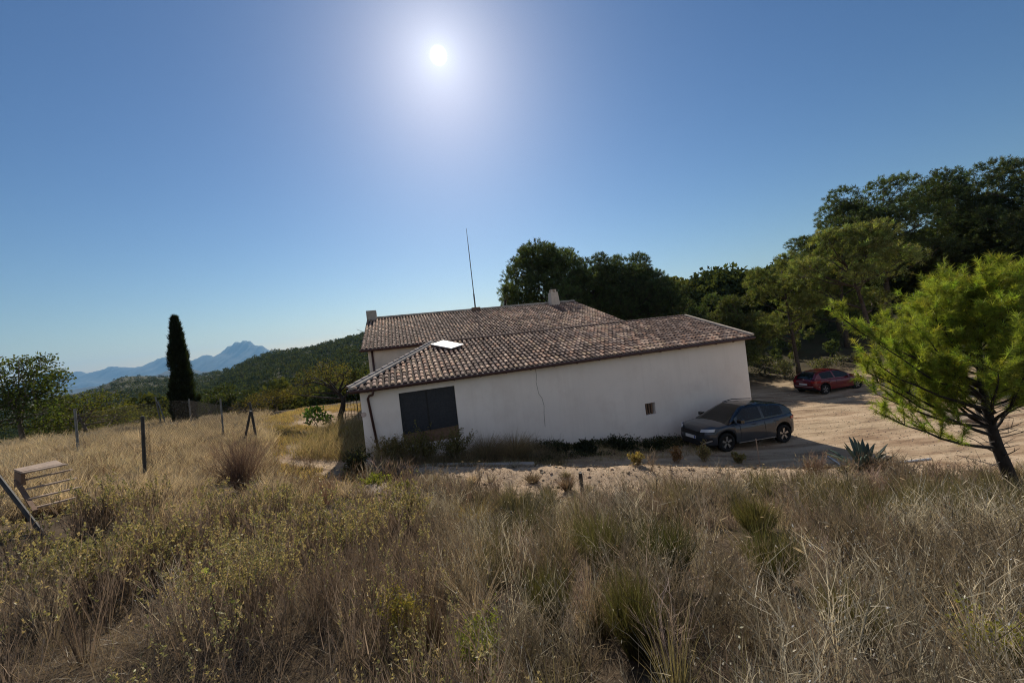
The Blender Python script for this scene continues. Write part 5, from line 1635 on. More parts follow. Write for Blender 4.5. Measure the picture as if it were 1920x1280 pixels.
def tufts(n, box, dens, hgt, nb_, pal, wid=(.0035, .006), spread=.55, tone=1.0, thr=(.36, .50), fr=1.5, seed=3):
    x, y = scatter(n, *box, lambda x, y: dens(x, y) * sstep(thr[0], thr[1], fbm(x * fr, y * fr, 3, seed)))
    m_ = len(x)
    big = fbm(x * .9, y * .9, 3, seed + 1)
    H_ = rng.uniform(hgt[0], hgt[1], m_) * (.6 + .8 * big)
    dc = crest_y(x) - y
    near_edge = sstep(-4.5, -3.0, x) * sstep(10.0, 8.6, x)
    H_ = H_ * (1 - near_edge * (1 - np.interp(dc, [0, 2.8, 5.2], [.25, .45, 1.0])))
    col = (np.array(pal)[rng.integers(0, len(pal), m_)] if isinstance(pal, np.ndarray) else bypatch(x, y, pal)) * rng.uniform(.65, 1.3, (m_, 1)) * tone
    k = rng.integers(nb_[0], nb_[1], m_); idx = np.repeat(np.arange(m_), k); N_ = len(idx)
    a = rng.uniform(0, 6.28, N_); l_ = rng.uniform(0, 1, N_) ** .8 * spread
    D = unit(np.stack([np.cos(a) * l_, np.sin(a) * l_, np.ones(N_)], 1))
    P = np.stack([x[idx] + np.cos(a) * l_ * .10 + rng.normal(size=N_) * .02, y[idx] + np.sin(a) * l_ * .10 + rng.normal(size=N_) * .02, gzv(x, y)[idx] - .02], 1)
    bb = rng.uniform(.05, .75, N_) * spread; B = np.stack([np.cos(a) * bb, np.sin(a) * bb, -bb * .55], 1)
    dist = np.clip(np.hypot(P[:, 0], P[:, 1]) / 4.5, .8, 2.6)
    C = col[idx] * rng.uniform(.7, 1.25, (N_, 1))
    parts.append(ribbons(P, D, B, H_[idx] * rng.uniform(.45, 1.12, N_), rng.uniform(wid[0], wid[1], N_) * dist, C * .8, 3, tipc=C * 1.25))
    return m_
GREY = np.array([(.345, .315, .245), (.275, .25, .195), (.42, .38, .29)])
OLIVE = np.array([(.20, .19, .095), (.26, .24, .12), (.16, .155, .075)])
def d_r0(x, y): return np.clip(1 - pathmask(x, y), 0, 1) * (1 - .95 * scrubmask(x, y)) * (1 - .93 * bankmask(x, y)) * sstep(-4.2, -2.2, x) * (1 - .3 * np.exp(-(((x - np.interp(y, [2, 5], [.05, .2])) / .5) ** 2)) * sstep(5.5, 3.0, y))
BROWN = np.array([(.225, .185, .130), (.165, .140, .100), (.275, .228, .160)])
def jgrid(x0, x1, y0, y1, sp, dens, keep=True):
    # jittered rows that open out with distance
    X = []; Y = []; y = y0
    while y < y1:
        s_ = sp * (1 + .05 * y)
        xs = np.arange(max(x0, -1.42 * y - .8), min(x1, 1.42 * y + .8), s_)
        X.append(xs + rng.uniform(-.45, .45, len(xs)) * s_); Y.append(y + rng.uniform(-.45, .45, len(xs)) * s_); y += s_
    X = np.concatenate(X); Y = np.concatenate(Y); d = dens(X, Y)
    if keep:
        for (kx_, ky_, kr) in KEEP: d = np.where(np.hypot(X - kx_, Y - ky_) < kr, 0, d)
    k = rng.uniform(0, 1, len(X)) < d
    return X[k], Y[k]
def edge_scale(x, y):
    dc = crest_y(x) - y
    return 1 - sstep(-4.5, -3.0, x) * sstep(10.0, 8.6, x) * (1 - np.interp(dc, [0, 2.2, 4.6], [.30, .55, 1.0]))
def fan(x, y, H_, R_, n_, col, wid, droop, pal_var=.28, nseg=3, tip=1.25, stiff=.8):
    # n_ blades from each foot, opening to radius R_ at height H_
    m_ = len(x); idx = np.repeat(np.arange(m_), n_); N_ = len(idx)
    a = rng.uniform(0, 6.28, N_); l_ = rng.uniform(0, 1, N_) ** stiff
    sl = (R_ / H_)[idx] * l_
    D = unit(np.stack([np.cos(a) * sl, np.sin(a) * sl, np.ones(N_)], 1))
    fr_ = (R_ * .28)[idx] * l_
    P = np.stack([x[idx] + np.cos(a) * fr_ + rng.normal(size=N_) * .012, y[idx] + np.sin(a) * fr_ + rng.normal(size=N_) * .012, gzv(x, y)[idx] - .02], 1)
    bb = rng.uniform(.2, 1.0, N_) * droop * (.4 + l_); B = np.stack([np.cos(a) * bb, np.sin(a) * bb, -bb * .6], 1) + rng.normal(size=(N_, 3)) * .04
    dist = np.clip(np.hypot(P[:, 0], P[:, 1]) / 4.5, .75, 2.4)
    C = col[idx] * rng.uniform(1 - pal_var, 1 + pal_var, (N_, 1))
    L_ = H_[idx] * rng.uniform(.5, 1.12, N_)
    W_ = rng.uniform(wid[0], wid[1], N_) * dist
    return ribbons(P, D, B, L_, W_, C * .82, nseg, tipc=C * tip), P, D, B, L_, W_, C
x, y = jgrid(-4.2, 13, 1.2, 11.0, .185, lambda x, y: d_r0(x, y) * np.clip(.02 + .45 * sstep(4.2, 2.4, y) + gapmask(x, y), 0, .93))
qk = np.clip((fbm(x * .62, y * .62, 3, 361) - .28) / .40 + rng.normal(size=len(x)) * .16, 0, .999)
pal_bias = np.exp(-(((x - np.interp(y, [3, 6.5, 8.5], [4.0, 6.2, 8.2])) / np.interp(y, [3, 8], [1.2, 2.6])) ** 2)) * sstep(3.5, 5, y)
qk = np.where((gapmask(x, y) < .3) & (rng.uniform(0, 1, len(x)) < .7), rng.uniform(.0, .3, len(x)), qk)
qk = np.where(rng.uniform(0, 1, len(x)) < pal_bias * .8, .6, qk)
big = .70 + .85 * fbm(x * .8, y * .8, 3, 371)
es = edge_scale(x, y)
brush = []
def sel(lo, hi): return (qk >= lo) & (qk < hi)
# straw tussocks
k = sel(.40, .54) ; H_ = rng.uniform(.36, .66, k.sum()) * big[k] * es[k]; R_ = rng.uniform(.22, .36, k.sum()) * np.sqrt(es[k])
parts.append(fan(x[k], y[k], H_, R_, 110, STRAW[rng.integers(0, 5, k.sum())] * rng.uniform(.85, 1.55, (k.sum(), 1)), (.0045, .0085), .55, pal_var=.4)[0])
# olive rush-like clumps
k = sel(.54, .86); H_ = rng.uniform(.45, .78, k.sum()) * big[k] * es[k]; R_ = rng.uniform(.16, .28, k.sum())
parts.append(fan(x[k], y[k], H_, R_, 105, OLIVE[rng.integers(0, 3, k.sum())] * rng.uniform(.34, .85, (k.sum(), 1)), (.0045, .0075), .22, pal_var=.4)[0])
# dead grey and brown brush mounds
for lo, hi, pal_, hh in ((.0, .20, BROWN * .85, (.36, .70)), (.20, .40, GREY * 1.0, (.38, .72)), (.86, 1.0, GREY * .8, (.42, .76))):
    k = sel(lo, hi); m_ = k.sum(); H_ = rng.uniform(hh[0], hh[1], m_) * big[k] * es[k]; R_ = rng.uniform(.24, .40, m_) * np.sqrt(es[k])
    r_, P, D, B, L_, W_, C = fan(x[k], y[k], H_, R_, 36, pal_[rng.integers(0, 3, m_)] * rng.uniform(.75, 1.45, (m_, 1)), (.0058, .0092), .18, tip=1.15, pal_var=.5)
    brush.append(r_)
    N_ = len(P)
    for s_ in range(6):
        t_ = rng.uniform(.3, .98, (N_, 1)); q_ = P + L_[:, None] * (t_ * D + t_ * t_ * B)
        d2 = unit(D + rdir(N_, .2) * .8); L2 = L_ * rng.uniform(.14, .36, N_)
        brush.append(ribbons(q_, d2, rng.normal(size=(N_, 3)) * .12, L2, W_ * .62, C * rng.uniform(.9, 1.35, (N_, 1)), 2))
        kk = rng.uniform(0, 1, N_) < .35
        tp = q_ + L2[:, None] * d2
        brush.append(rhombs(tp[kk], unit(d2[kk] + rdir(kk.sum()) * .6), rng.uniform(.010, .024, kk.sum()), rng.uniform(.005, .010, kk.sum()), np.clip(C[kk] * 1.5, 0, .6)))
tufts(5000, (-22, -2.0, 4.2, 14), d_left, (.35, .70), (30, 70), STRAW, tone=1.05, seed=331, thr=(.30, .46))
# taller stems with nodding seed heads
def seedheads(n, box, dens):
    x, y = scatter(n, *box, dens); m_ = len(x); z = gzv(x, y)
    ang_ = rng.uniform(0, 2 * np.pi, m_); h = rng.uniform(.45, .95, m_)
    lean = rng.uniform(.05, .45, m_)
    D = unit(np.stack([np.cos(ang_) * lean, np.sin(ang_) * lean, np.ones(m_)], 1)); bb = rng.uniform(.15, .6, m_)
    B = np.stack([np.cos(ang_) * bb, np.sin(ang_) * bb, -bb * .55], 1)
    C = STRAW[rng.integers(0, 5, m_)] * rng.uniform(.9, 1.25, (m_, 1))
    P = np.stack([x, y, z], 1); L = h[:, None]
    parts.append(ribbons(P, D, B, h, rng.uniform(.003, .0045, m_), C, 5))
    tip = P + L * (D + B); td = unit(D + 2 * B)
    hd = unit(td + np.stack([np.zeros(m_), np.zeros(m_), -rng.uniform(.3, 1.0, m_)], 1))
    parts.append(rhombs(tip, hd, rng.uniform(.05, .10, m_), rng.uniform(.005, .009, m_), C * 1.1))
    parts.append(rhombs(tip + td * .01, hd, rng.uniform(.04, .09, m_), rng.uniform(.005, .009, m_), C))
seedheads(3000, (-2, 12, 1.4, 9.5), lambda x, y: d_right(x, y) * .6 + d_pale(x, y) * .3)
seedheads(4000, (-20, -3, 4.5, 14), lambda x, y: d_left(x, y) * .5)
V, T, C = joinm(parts)
print('grass tris', len(T))
tag(tri_mesh('dry_grass', V, T, C, M['straw']), kind='stuff')

# --- dead brush: grey brown branching stems ---------------------------------
def twigs_at(x, y, hts, nstem, spread, col, nsub=4, wid=.005, z=None):
    """arrays of plants; each has stems with side twigs"""
    out = []; n = len(x)
    z = gzv(x, y) if z is None else z
    P = np.repeat(np.stack([x, y, z - .03], 1), nstem, 0); H_ = np.repeat(hts, nstem)
    m_ = len(P)
    P[:, :2] += rng.normal(size=(m_, 2)) * .05 * spread
    a = rng.uniform(0, 2 * np.pi, m_); l_ = rng.uniform(.05, .75, m_) * spread
    D = unit(np.stack([np.cos(a) * l_, np.sin(a) * l_, np.ones(m_)], 1)); H_ = H_ * rng.uniform(.55, 1.05, m_)
    B = rng.normal(size=(m_, 3)) * .10; B[:, 2] *= .4
    C = np.repeat(cvar(n, col, .25, .08), nstem, 0) * rng.uniform(.75, 1.25, (m_, 1))
    dist = np.clip(np.hypot(P[:, 0], P[:, 1]) / 4.5, .8, 2.4)
    out.append(ribbons(P, D, B, H_, wid * 1.3 * dist, C, 3))
    tips = [(P + H_[:, None] * (D + B), unit(D + 2 * B))]
    for s in range(nsub):
        t_ = rng.uniform(.3, .95, (m_, 1))
        q_ = P + H_[:, None] * (t_ * D + t_ * t_ * B)
        d2 = unit(D + rdir(m_, .25) * .75)
        L2 = H_ * rng.uniform(.18, .42, m_)
        B2 = rng.normal(size=(m_, 3)) * .12
        out.append(ribbons(q_, d2, B2, L2, wid * .75 * dist, C * 1.05, 2))
        tips.append((q_ + L2[:, None] * (d2 + B2), d2))
    TP = np.concatenate([t_[0] for t_ in tips]); TD = np.concatenate([t_[1] for t_ in tips])
    return out, TP, TD
parts = list(brush)
def d_brush(x, y):
    gap = np.exp(-(((x - .15) / .9) ** 2)) * sstep(6.5, 4.0, y)
    p_ = sstep(.42, .60, fbm(x * .8, y * .8, 3, 105))
    ur = np.exp(-(((x - 8.7) / 1.7) ** 2) - ((y - 9.2) / 0.9) ** 2)
    return np.clip((1 - pathmask(x, y)) * (.16 + .75 * p_ + gap + 1.4 * ur) * (1 - .96 * bankmask(x, y) * (1 - np.clip(ur * 2, 0, 1))), 0, 1) * (1 - .6 * scrubmask(x, y)) * sstep(-4.5, -2, x)
x, y = scatter(2600, -4, 12.5, 1.35, 10.6, lambda x, y: d_brush(x, y) * (.12 + .88 * gapmask(x + .3, y)))
o_, TP, TD = twigs_at(x, y, rng.uniform(.30, .70, len(x)), 14, 1.0, (.26, .205, .16), 6, .0062)
parts += o_
# dry husks along the twigs
m_ = len(TP); kk = rng.uniform(0, 1, m_) < .45
parts.append(rhombs(TP[kk], unit(TD[kk] + rdir(kk.sum()) * .6), rng.uniform(.012, .03, kk.sum()), rng.uniform(.006, .012, kk.sum()), cvar(kk.sum(), (.27, .20, .13), .35, .1)))
# greyer lavender-like stems in the middle distance
def d_grey(x, y): return (1 - pathmask(x, y)) * sstep(.50, .62, fbm(x * .6 + 9, y * .6, 3, 131)) * (1 - .9 * bankmask(x, y)) * (1 - scrubmask(x, y))
x, y = scatter(500, -3, 9, 2.0, 10.2, d_grey)
o_, TP, TD = twigs_at(x, y, rng.uniform(.3, .6, len(x)), 16, .6, (.38, .33, .27), 4, .006)
parts += o_
# straw-field tangle on the left
x, y = scatter(1200, -14, -3, 5.5, 12.5, lambda x, y: (1 - pathmask(x, y)) * .5)
o_, TP, TD = twigs_at(x, y, rng.uniform(.3, .65, len(x)), 10, .8, (.19, .135, .085), 3, .004)
parts += o_
V, T, C = joinm(parts); print('brush tris', len(T))
tag(tri_mesh('dead_brush', V, T, C, M['stalk']), kind='stuff')

# --- scrub with yellow green tips -------------------------------------------
parts = []
x, y = jgrid(-10.5, .6, 1.25, 8.2, .185, lambda x, y: scrubmask(x, y) * (1 - pathmask(x, y)) * np.clip(.08 + gapmask(x * .9 + 3, y * .9), 0, .95))
m_ = len(x); H_ = rng.uniform(.50, .84, m_) * (.70 + .6 * fbm(x * .9, y * .9, 3, 381)); R_ = rng.uniform(.16, .28, m_)
pc = np.array([(.20, .155, .12), (.155, .118, .09), (.26, .205, .16)])[rng.integers(0, 3, m_)] * rng.uniform(.7, 1.15, (m_, 1))
r_, P, D, B, L_, W_, C = fan(x, y, H_, R_, 22, pc * 1.1, (.0062, .0098), .10, tip=1.1, stiff=.7, pal_var=.5)
parts.append(r_); N_ = len(P); TPl = []; TDl = []
gz0 = gzv(P[:, 0], P[:, 1]); Hh = np.repeat(H_, 22)
tp = P + L_[:, None] * (D + B); TPl.append(tp); TDl.append(D); okl = [tp[:, 2] - gz0 > .55 * Hh]
for s_ in range(5):
    t_ = rng.uniform(.35, .98, (N_, 1)); q_ = P + L_[:, None] * (t_ * D + t_ * t_ * B)
    d2 = unit(D + rdir(N_, .35) * .55); L2 = L_ * rng.uniform(.12, .30, N_)
    parts.append(ribbons(q_, d2, rng.normal(size=(N_, 3)) * .08, L2, W_ * .6, C * rng.uniform(.9, 1.3, (N_, 1)), 2))
    tp = q_ + L2[:, None] * d2; TPl.append(tp); TDl.append(d2); okl.append(tp[:, 2] - gz0 > .62 * Hh)
ok = np.concatenate(okl); TP = np.concatenate(TPl)[ok]; TD = np.concatenate(TDl)[ok]
lp = []
m_ = len(TP)
pl_ = fbm(TP[:, 0] * 1.3, TP[:, 1] * 1.3, 3, 161)
kk = rng.uniform(0, 1, m_) < np.clip((pl_ - .30) * 2.4, .08, .78)
n = kk.sum(); nl_ = 10
Pm = np.repeat(TP[kk], nl_, 0); Dm = unit(np.repeat(TD[kk], nl_, 0) * .7 + rdir(n * nl_, .3))
Pm = Pm - np.repeat(TD[kk], nl_, 0) * rng.uniform(0, .09, (n * nl_, 1))
lc = np.repeat(np.array([(.33, .31, .12), (.42, .38, .16), (.24, .245, .10), (.44, .37, .19)])[rng.integers(0, 4, n)], nl_, 0) * rng.uniform(.7, 1.2, (n * nl_, 1))
dd_ = np.clip(np.hypot(Pm[:, 0], Pm[:, 1]) / 4.0, .8, 1.5)
lp.append(rhombs(Pm, Dm, rng.uniform(.014, .028, n * nl_) * dd_, rng.uniform(.008, .014, n * nl_) * dd_, lc))
print('scrub plants', len(x), 'leaves', n * nl_)
V, T, C = joinm(parts)
tag(tri_mesh('scrub_stems', V, T, C, M['stalk']), kind='stuff')
V, T, C = joinm(lp)
tag(tri_mesh('scrub_leaves', V, T, C, M['straw']), kind='stuff')
# low straw beneath the scrub
parts = []
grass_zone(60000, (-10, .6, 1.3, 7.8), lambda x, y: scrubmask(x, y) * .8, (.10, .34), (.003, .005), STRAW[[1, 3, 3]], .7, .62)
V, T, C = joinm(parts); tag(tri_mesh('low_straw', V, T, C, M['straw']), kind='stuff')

# broken straw and litter lying between the plants
parts = []
x, y = scatter(150000, -12, 13, 1.2, 12, lambda x, y: (1 - .9 * np.clip(pathmask(x, y), 0, 1)) * (1 - .7 * bankmask(x, y)) * np.clip(6.5 / np.maximum(y, 1) , .25, 1))
m_ = len(x); a = rng.uniform(0, 6.28, m_)
D = unit(np.stack([np.cos(a), np.sin(a), rng.uniform(-.05, .5, m_)], 1)); B = rng.normal(size=(m_, 3)) * .12
C = np.array([(.19, .15, .11), (.12, .092, .068), (.27, .22, .155), (.085, .066, .05)])[rng.integers(0, 4, m_)] * rng.uniform(.7, 1.2, (m_, 1))
parts.append(ribbons(np.stack([x, y, gzv(x, y) + rng.uniform(.0, .05, m_)], 1), D, B, rng.uniform(.06, .22, m_), rng.uniform(.003, .006, m_) * np.clip(y / 4, .8, 2), C, 2))
V, T, C = joinm(parts); tag(tri_mesh('litter', V, T, C, M['straw']), kind='stuff')
# --- loose stones and small weeds on the yard and its edge -------------------
def stones(name, n, box, dens, size, col):
    x, y = scatter(n, *box, dens); m_ = len(x); z = gzv(x, y)
    base = np.array([(1,0,0),(0,1,0),(-1,0,0),(0,-1,0),(0,0,.75),(0,0,-.5)], float)
    tri = np.array([(0,1,4),(1,2,4),(2,3,4),(3,0,4),(1,0,5),(2,1,5),(3,2,5),(0,3,5)])
    s = np.exp(rng.uniform(math.log(size[0]), math.log(size[1]), m_))
    V = base[None] * rng.uniform(.6, 1.4, (m_, 6, 3)) * s[:, None, None] * .5
    a = rng.uniform(0, 6.28, m_); ca, sa = np.cos(a)[:, None], np.sin(a)[:, None]
    Vx = V[:, :, 0] * ca - V[:, :, 1] * sa; Vy = V[:, :, 0] * sa + V[:, :, 1] * ca
    V = np.stack([Vx + x[:, None], Vy + y[:, None], V[:, :, 2] + (z + s * .08)[:, None]], 2)
    T = (np.arange(m_)[:, None, None] * 6 + tri[None]).reshape(-1, 3)
    C = np.repeat(cvar(m_, col, .4, .08), 6, 0)
    return tag(tri_mesh(name, V.reshape(-1, 3), T, C, M['pebble']), kind='stuff')
M['pebble'] = pbr('pebble_stone', (1, 1, 1), .95, .2, 20., spec=.15, attr=True)
stones('gravel', 20000, (-6, 22, 7, 26), lambda x, y: np.clip(yardmask(x, y) * .45 + .5 * bankmask(x, y), 0, 1) * (hinv(x, y)[1] < .2) * 1.0 + ((hinv(x, y)[0] > 17.3) & (yardmask(x, y) > .5)) * .4, (.012, .065), (.44, .36, .27))
stones('slope_stones', 5000, (-5, 12, 3, 12), lambda x, y: (1 - scrubmask(x, y)) * (.15 + .35 * bankmask(x, y)), (.02, .13), (.34, .265, .19))
parts = []
def edge_d(x, y):
    d = y - crest_y(x); return np.exp(-((d - .15) / .45) ** 2) * (fbm(x * 1.1, y * 1.1, 3, 171) > .42) * sstep(-6, -5, x)
grass_zone(16000, (-6, 13, 8, 13.5), edge_d, (.06, .26), (.005, .008), np.array([(.30, .26, .10), (.38, .30, .16), (.22, .22, .08)]), .6, 1.0)
def bank_d(x, y): return bankmask(x, y) * (fbm(x * 1.7, y * 1.7, 3, 181) > .43) * .8
grass_zone(45000, (-5, 13, 7, 12.5), bank_d, (.07, .30), (.004, .008), np.array([(.30, .23, .14), (.24, .18, .12)]), .6, 1.0)
V, T, C = joinm(parts); tag(tri_mesh('edge_weeds', V, T, C, M['straw']), kind='stuff')

# tall dry growth along the barn wall, and the dark creeper further on
parts = []
def wall_d(x, y):
    u, wv = hinv(x, y)
    lim = np.interp(u, [.4, 2, 4.5, 6.2], [.9, 1.9, 2.6, 2.6])
    return ((u > 6) & (u < 13) & (wv < -.3) & (wv > -2.2)).astype(float) * .16 + ((u > -1.9) & (u < .2) & (wv > .3) & (wv < 6.5)).astype(float) * .35 + ((u > .7) & (u < 6.3) & (wv < .2) & (wv > -lim)).astype(float) * (.35 + .9 * (fbm(u * 1.3, wv * 1.3, 3, 201) > .44))
grass_zone(140000, (-8.5, 7.5, 10.8, 18), wall_d, (.45, 1.25), (.003, .005), np.array([(.24, .20, .10), (.30, .24, .13), (.22, .20, .09), (.18, .17, .075), (.34, .27, .15)]), .65, 1.5, patch=29)
x, y = scatter(9000, -8.5, 1.5, 10.8, 18, lambda x, y: wall_d(x, y) * .35)
o_, TP, TD = twigs_at(x, y, rng.uniform(.3, .7, len(x)), 6, .8, (.17, .14, .08), 3, .003)
parts += o_
V, T, C = joinm(parts); tag(tri_mesh('wall_growth', V, T, C, M['straw']), kind='stuff')
def creep_d(x, y):
    u, wv = hinv(x, y)
    lim = np.interp(u, [5.5, 8, 11, 13], [2.0, 1.5, 1.3, .4])
    return ((u > 5.6) & (u < 12.6) & (wv < .25) & (wv > -lim)).astype(float) * np.clip((fbm(u * .9, wv * 1.2, 3, 211) - .38) * 3.4, 0, 1)
x, y = scatter(60000, -1, 8, 12, 16.5, creep_d); m_ = len(x)
hh = .85 * np.clip(fbm(x * 1.1, y * 1.1, 3, 221) - .33, 0, 1) * rng.uniform(.4, 1.3, m_) + .04
V, T, C = rhombs(np.stack([x, y, gzv(x, y) + hh * rng.uniform(0, 1, m_)], 1), rdir(m_, .4), rng.uniform(.04, .11, m_), rng.uniform(.025, .05, m_), cvar(m_, (.060, .066, .034), .5, .15))
tag(tri_mesh('wall_creeper', V, T, C, M['leaf']), kind='stuff')

# ------------------------------------------------------------------ shrubs one can tell apart
def shrub(name, label, px, py, top, wpx, kind, col, seed, leafc=None, Y=None, group=None, cat='shrub', dens=1.0):
    if Y is None: bx = ground_hit(px, py)
    else:
        p = at(px, py, Y); bx = (p[0], Y, tz(p[0], Y))
    Yb = bx[1]
    H = max(.12, at(px, top, Yb)[2] - bx[2]); R = max(.06, wpx / F * Yb * .5)
    root = empty(name, bx, 0, label, cat, group)
    x = np.zeros(1); y = np.zeros(1); ps = []
    n = int(dens * 1)
    if kind in ('tussock', 'broom'):
        m_ = int((420 if kind == 'tussock' else 340) * dens)
        a = rng.uniform(0, 6.28, m_); l_ = rng.uniform(0, 1, m_) ** .7 * (R / H) * (1.0 if kind == 'tussock' else .9)
        D = unit(np.stack([np.cos(a) * l_, np.sin(a) * l_, np.ones(m_)], 1))
        P = np.stack([np.cos(a) * l_ * .12, np.sin(a) * l_ * .12, np.full(m_, -.03)], 1)
        bb = rng.uniform(.1, .7, m_) if kind == 'tussock' else rng.uniform(-.05, .1, m_)
        B = np.stack([np.cos(a) * bb * R / H, np.sin(a) * bb * R / H, -bb * .4], 1)
        Lh = H * rng.uniform(.55, 1.12, m_)
        w_ = (.005 if kind == 'tussock' else .0048) * max(.8, min(2.2, Yb / 4.5))
        C = cvar(m_, col, .35, .1)
        ps.append(ribbons(P, D, B, Lh, w_ * rng.uniform(.8, 1.4, m_), C, 4 if kind == 'tussock' else 3))
        if kind == 'broom':
            for s in range(3):
                t_ = rng.uniform(.35, .9, (m_, 1)); q_ = P + Lh[:, None] * (t_ * D)
                ps.append(ribbons(q_, unit(D + rdir(m_, .3) * .35), B, Lh * rng.uniform(.2, .45, m_), w_ * .8, C * rng.uniform(.85, 1.25, (m_, 1)), 2))
        V, T, C = joinm(ps); tri_mesh('stems', V, T, C, M['leaf' if kind == 'broom' else 'straw'], root)
    else:
        ns = int((26 if kind == 'dead' else 16) * dens)
        st, TP, TD = twigs_at(x, y, np.array([H]), ns * 2, max(.25, R / H * 1.3), col, 6, .005 * max(.7, min(1.6, Yb / 5)), z=np.zeros(1))
        # widths were scaled by distance from the origin of the copy; fine for a small plant
        V, T, C = joinm(st); tri_mesh('stems', V, T, C, M['straw'], root)
        if leafc is not None:
            nl_ = 9; n = len(TP)
            Pm = np.repeat(TP, nl_, 0) - np.repeat(TD, nl_, 0) * rng.uniform(0, .25 * H, (n * nl_, 1)) + rng.normal(size=(n * nl_, 3)) * .012
            ls = max(.8, min(2.4, Yb / 5))
            V, T, C = joinm([rhombs(Pm, unit(np.repeat(TD, nl_, 0) * .5 + rdir(n * nl_, .2)), rng.uniform(.02, .042, n * nl_) * ls, rng.uniform(.008, .015, n * nl_) * ls, cvar(n * nl_, leafc, .35, .1))])
            tri_mesh('foliage', V, T, C, M['leaf'], root)
    return root
DK = (.055, .062, .028); GY = (.15, .12, .09)
shrub('broom_bush', 'dark green broom bush standing upright in the grass right of the middle', 1255, 1108, 975, 135, 'broom', (.050, .056, .028), 1, dens=2.6)
shrub('broom_bush', 'grey green feathery broom in the right half, right of the dark upright broom', 1455, 1098, 990, 140, 'broom', (.095, .095, .055), 2, dens=1.8)
shrub('broom_bush', 'tall thin-stemmed broom at the bottom edge right of the middle', 1195, 1228, 1080, 150, 'broom', (.08, .078, .042), 3, dens=1.6)
shrub('broom_bush', 'low dark broom at the bottom edge between tall broom and photo corner', 1600, 1200, 1090, 150, 'broom', (.10, .092, .055), 4, dens=.7)
shrub('broom_bush', 'wide olive broom between the arching dark tussock and the dark upright broom', 1125, 1068, 965, 130, 'broom', (.10, .10, .055), 6, dens=1.8)
shrub('broom_bush', 'small dark olive broom left of the tall thin-stemmed broom at the bottom', 1035, 1180, 1065, 120, 'broom', (.075, .075, .042), 7, dens=1.6)
shrub('broom_bush', 'olive broom on the far slope below the agave', 1420, 1000, 930, 110, 'broom', (.10, .095, .055), 8, dens=1.6)
shrub('grass_tussock', 'big arching dark tussock left of the short dark stake', 985, 1015, 905, 150, 'tussock', (.10, .098, .048), 5, dens=2.2, cat='tussock')
shrub('grass_tussock', 'golden tussock left of the big arching dark one', 890, 985, 915, 110, 'tussock', (.30, .25, .11), 6, dens=1.2, cat='tussock')
shrub('grass_tussock', 'small dark tussock on the bare earth left of the short dark stake', 1064, 918, 884, 36, 'tussock', (.16, .12, .085), 7, dens=.7, cat='tussock')
shrub('grass_tussock', 'small dark tussock right of the kerb end', 1000, 905, 880, 34, 'tussock', (.16, .13, .09), 8, dens=.7, cat='tussock')
shrub('dead_bush', 'dense dark brown bush at the bottom edge left of the bright yellow green one', 812, 1225, 1110, 150, 'dead', (.085, .066, .050), 95, dens=5.0)  # added dark bush stands in for the deep shade of a hollow
shrub('leafy_shrub', 'bright yellow green small bush at the bottom edge in the middle', 905, 1275, 1165, 95, 'leaf', (.14, .13, .05), 9, leafc=(.20, .23, .05), dens=1.6)
shrub('leafy_shrub', 'yellow green leafy shrub beside the dark gap in the brush', 762, 1205, 1095, 90, 'leaf', (.14, .11, .06), 10, leafc=(.26, .23, .065), dens=1.1)
shrub('leafy_shrub', 'yellow green leafy shrub in the bottom right corner', 1895, 1265, 1150, 120, 'leaf', (.14, .12, .05), 11, leafc=(.26, .26, .06), dens=1.1)
shrub('leafy_shrub', 'fresh green tuft on the slope just below the left corner of the barn', 702, 920, 888, 70, 'leaf', (.14, .13, .05), 12, leafc=(.22, .25, .06), dens=1.0)
shrub('leafy_shrub', 'second fresh green tuft right of the one below the barn corner', 752, 930, 900, 55, 'leaf', (.14, .13, .05), 13, leafc=(.22, .22, .07), dens=.8)
shrub('dead_bush', 'dark brown dead bush at the foot of the braced fence posts', 455, 920, 812, 150, 'dead', (.13, .095, .070), 14, dens=6.0)
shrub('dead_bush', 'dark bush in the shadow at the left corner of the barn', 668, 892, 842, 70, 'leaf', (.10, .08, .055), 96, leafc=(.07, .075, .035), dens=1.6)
shrub('dead_bush', 'grey brown dead bush left of the pale rocks below the barn', 610, 945, 885, 120, 'dead', (.19, .145, .11), 15, dens=1.6)
shrub('dead_bush', 'dark brown shrub at the left of the agave on the yard edge', 1525, 905, 850, 110, 'dead', (.11, .08, .058), 16, dens=2.0)
shrub('dead_bush', 'wide brown shrub below the agave', 1640, 945, 895, 150, 'dead', (.12, .085, .06), 17, dens=2.0)
shrub('dead_bush', 'brown shrub between the agave and the young pine trunk', 1760, 950, 900, 150, 'dead', (.13, .095, .065), 18, dens=1.8)
shrub('dead_bush', 'olive brown shrub at the foot of the young pine', 1865, 975, 915, 130, 'leaf', (.13, .10, .06), 19, leafc=(.14, .13, .05), dens=1.0)
# weeds along the barn wall
for i, (px, py, top, wpx, u_, lab, lc) in enumerate((
    (745, 878, 818, 80, 1.3, 'dry drooping weed clump at the foot of the downpipe', (.20, .165, .07)),
    (800, 880, 808, 105, 2.1, 'tall olive weed clump below the left shutter', (.17, .155, .06)),
    (858, 878, 804, 100, 3.1, 'olive weed clump below the right shutter', (.16, .145, .06)),
    (915, 876, 804, 90, 4.1, 'pale dry weed clump right of the window', (.26, .21, .12)),
    (968, 874, 800, 95, 5.0, 'tallest pale straw clump against the white wall', (.30, .235, .13)))):
    px_ = hw(u_, -.55 - .18 * i); 
    bx = (px_[0], px_[1], tz(*px_))
    shrub('wall_weeds', lab, px, py, top, wpx, 'tussock' if i >= 3 else 'leaf', (.17, .13, .08) if i < 3 else lc, 60 + i, leafc=lc if i < 3 else None, Y=px_[1], cat='weeds', dens=1.6)
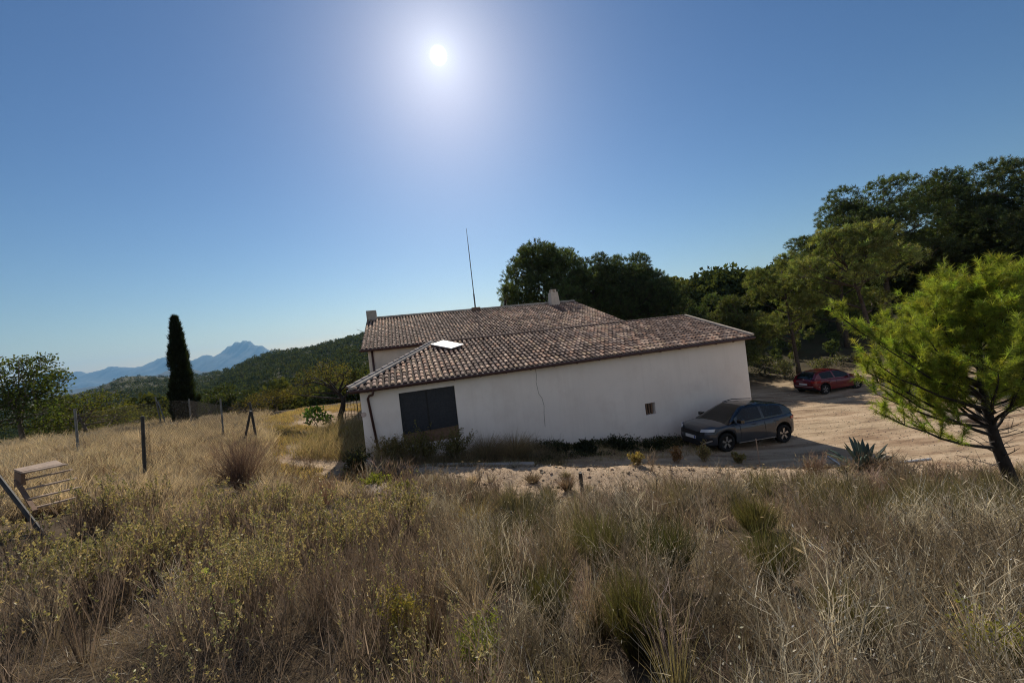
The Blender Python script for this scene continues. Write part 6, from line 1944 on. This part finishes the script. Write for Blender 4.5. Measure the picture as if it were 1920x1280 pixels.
for i, (px, py, top, wpx, Y, lab) in enumerate((
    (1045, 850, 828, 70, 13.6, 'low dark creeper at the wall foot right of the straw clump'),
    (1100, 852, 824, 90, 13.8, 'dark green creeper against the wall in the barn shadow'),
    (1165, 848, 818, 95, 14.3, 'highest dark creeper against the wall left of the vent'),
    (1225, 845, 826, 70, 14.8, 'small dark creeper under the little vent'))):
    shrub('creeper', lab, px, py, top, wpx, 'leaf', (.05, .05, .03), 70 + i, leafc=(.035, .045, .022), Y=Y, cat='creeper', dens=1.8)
for i, (px, py, top, wpx, lab, lc) in enumerate((
    (1268, 868, 836, 34, 'reddish dry weed on the yard edge left of the grey car', (.34, .20, .10)),
    (1322, 866, 834, 30, 'pale leafy weed in front of the grey car bumper', (.34, .28, .15)),
    (1195, 872, 848, 30, 'yellowing weed on the yard edge under the vent', (.28, .23, .10)),
    (1385, 868, 846, 26, 'small weed on the yard edge in front of the grey car door', (.26, .22, .10)))):
    shrub('weed', lab, px, py, top, wpx, 'leaf', (.22, .15, .09), 80 + i, leafc=lc, cat='weed', dens=.5)
shrub('yellow_weed', 'yellow weed patch at the foot of the crooked almond', 645, 818, 800, 60, 'leaf', (.20, .17, .05), 90, leafc=(.34, .29, .05), cat='weed', dens=1.2)
shrub('yellow_weed', 'olive weed patch left of the yellow one beside the path', 588, 828, 814, 40, 'leaf', (.18, .16, .05), 91, leafc=(.22, .21, .05), cat='weed', dens=1.0)

def sapling(px0, py0, pts, label, seed, Y):
    rs = random.Random(seed)
    b_ = at(px0, py0, Y); zg = tz(b_[0], Y); root = empty('sapling', (b_[0], Y, zg), 0, label, 'sapling'); R0 = Vector((b_[0], Y, zg))
    w_ = [Vector((0, 0, -.03))] + [at(x, y, Y) - R0 for x, y in pts]
    m = MB(); m.tube(w_, [.006 * (1 - .6 * i / (len(w_) - 1)) for i in range(len(w_))], 6); m.build('stem', M['twig'], root, smooth=True)
    n = 22; P = []; D = []
    for i in range(n):
        t_ = rs.uniform(.35, 1) ** .8; f = t_ * (len(w_) - 1); k = min(int(f), len(w_) - 2)
        P.append(tuple(w_[k].lerp(w_[k+1], f - k))); D.append((rs.gauss(0, 1), rs.gauss(0, 1), rs.gauss(.3, .7)))
    V, T, C = rhombs(np.array(P), unit(np.array(D)), rng.uniform(.035, .065, n), rng.uniform(.016, .03, n), cvar(n, (.30, .34, .14), .3, .12))
    tri_mesh('foliage', V, T, C, M['leaf'], root)
sapling(425, 1278, [(410, 1180), (396, 1110), (392, 1050)], 'thin sapling with pale green leaves rising from the scrub at the bottom left', 1, 2.75)
sapling(440, 1278, [(438, 1200), (444, 1150), (445, 1085)], 'second thin sapling with curled leaves right of the first one', 2, 2.9)
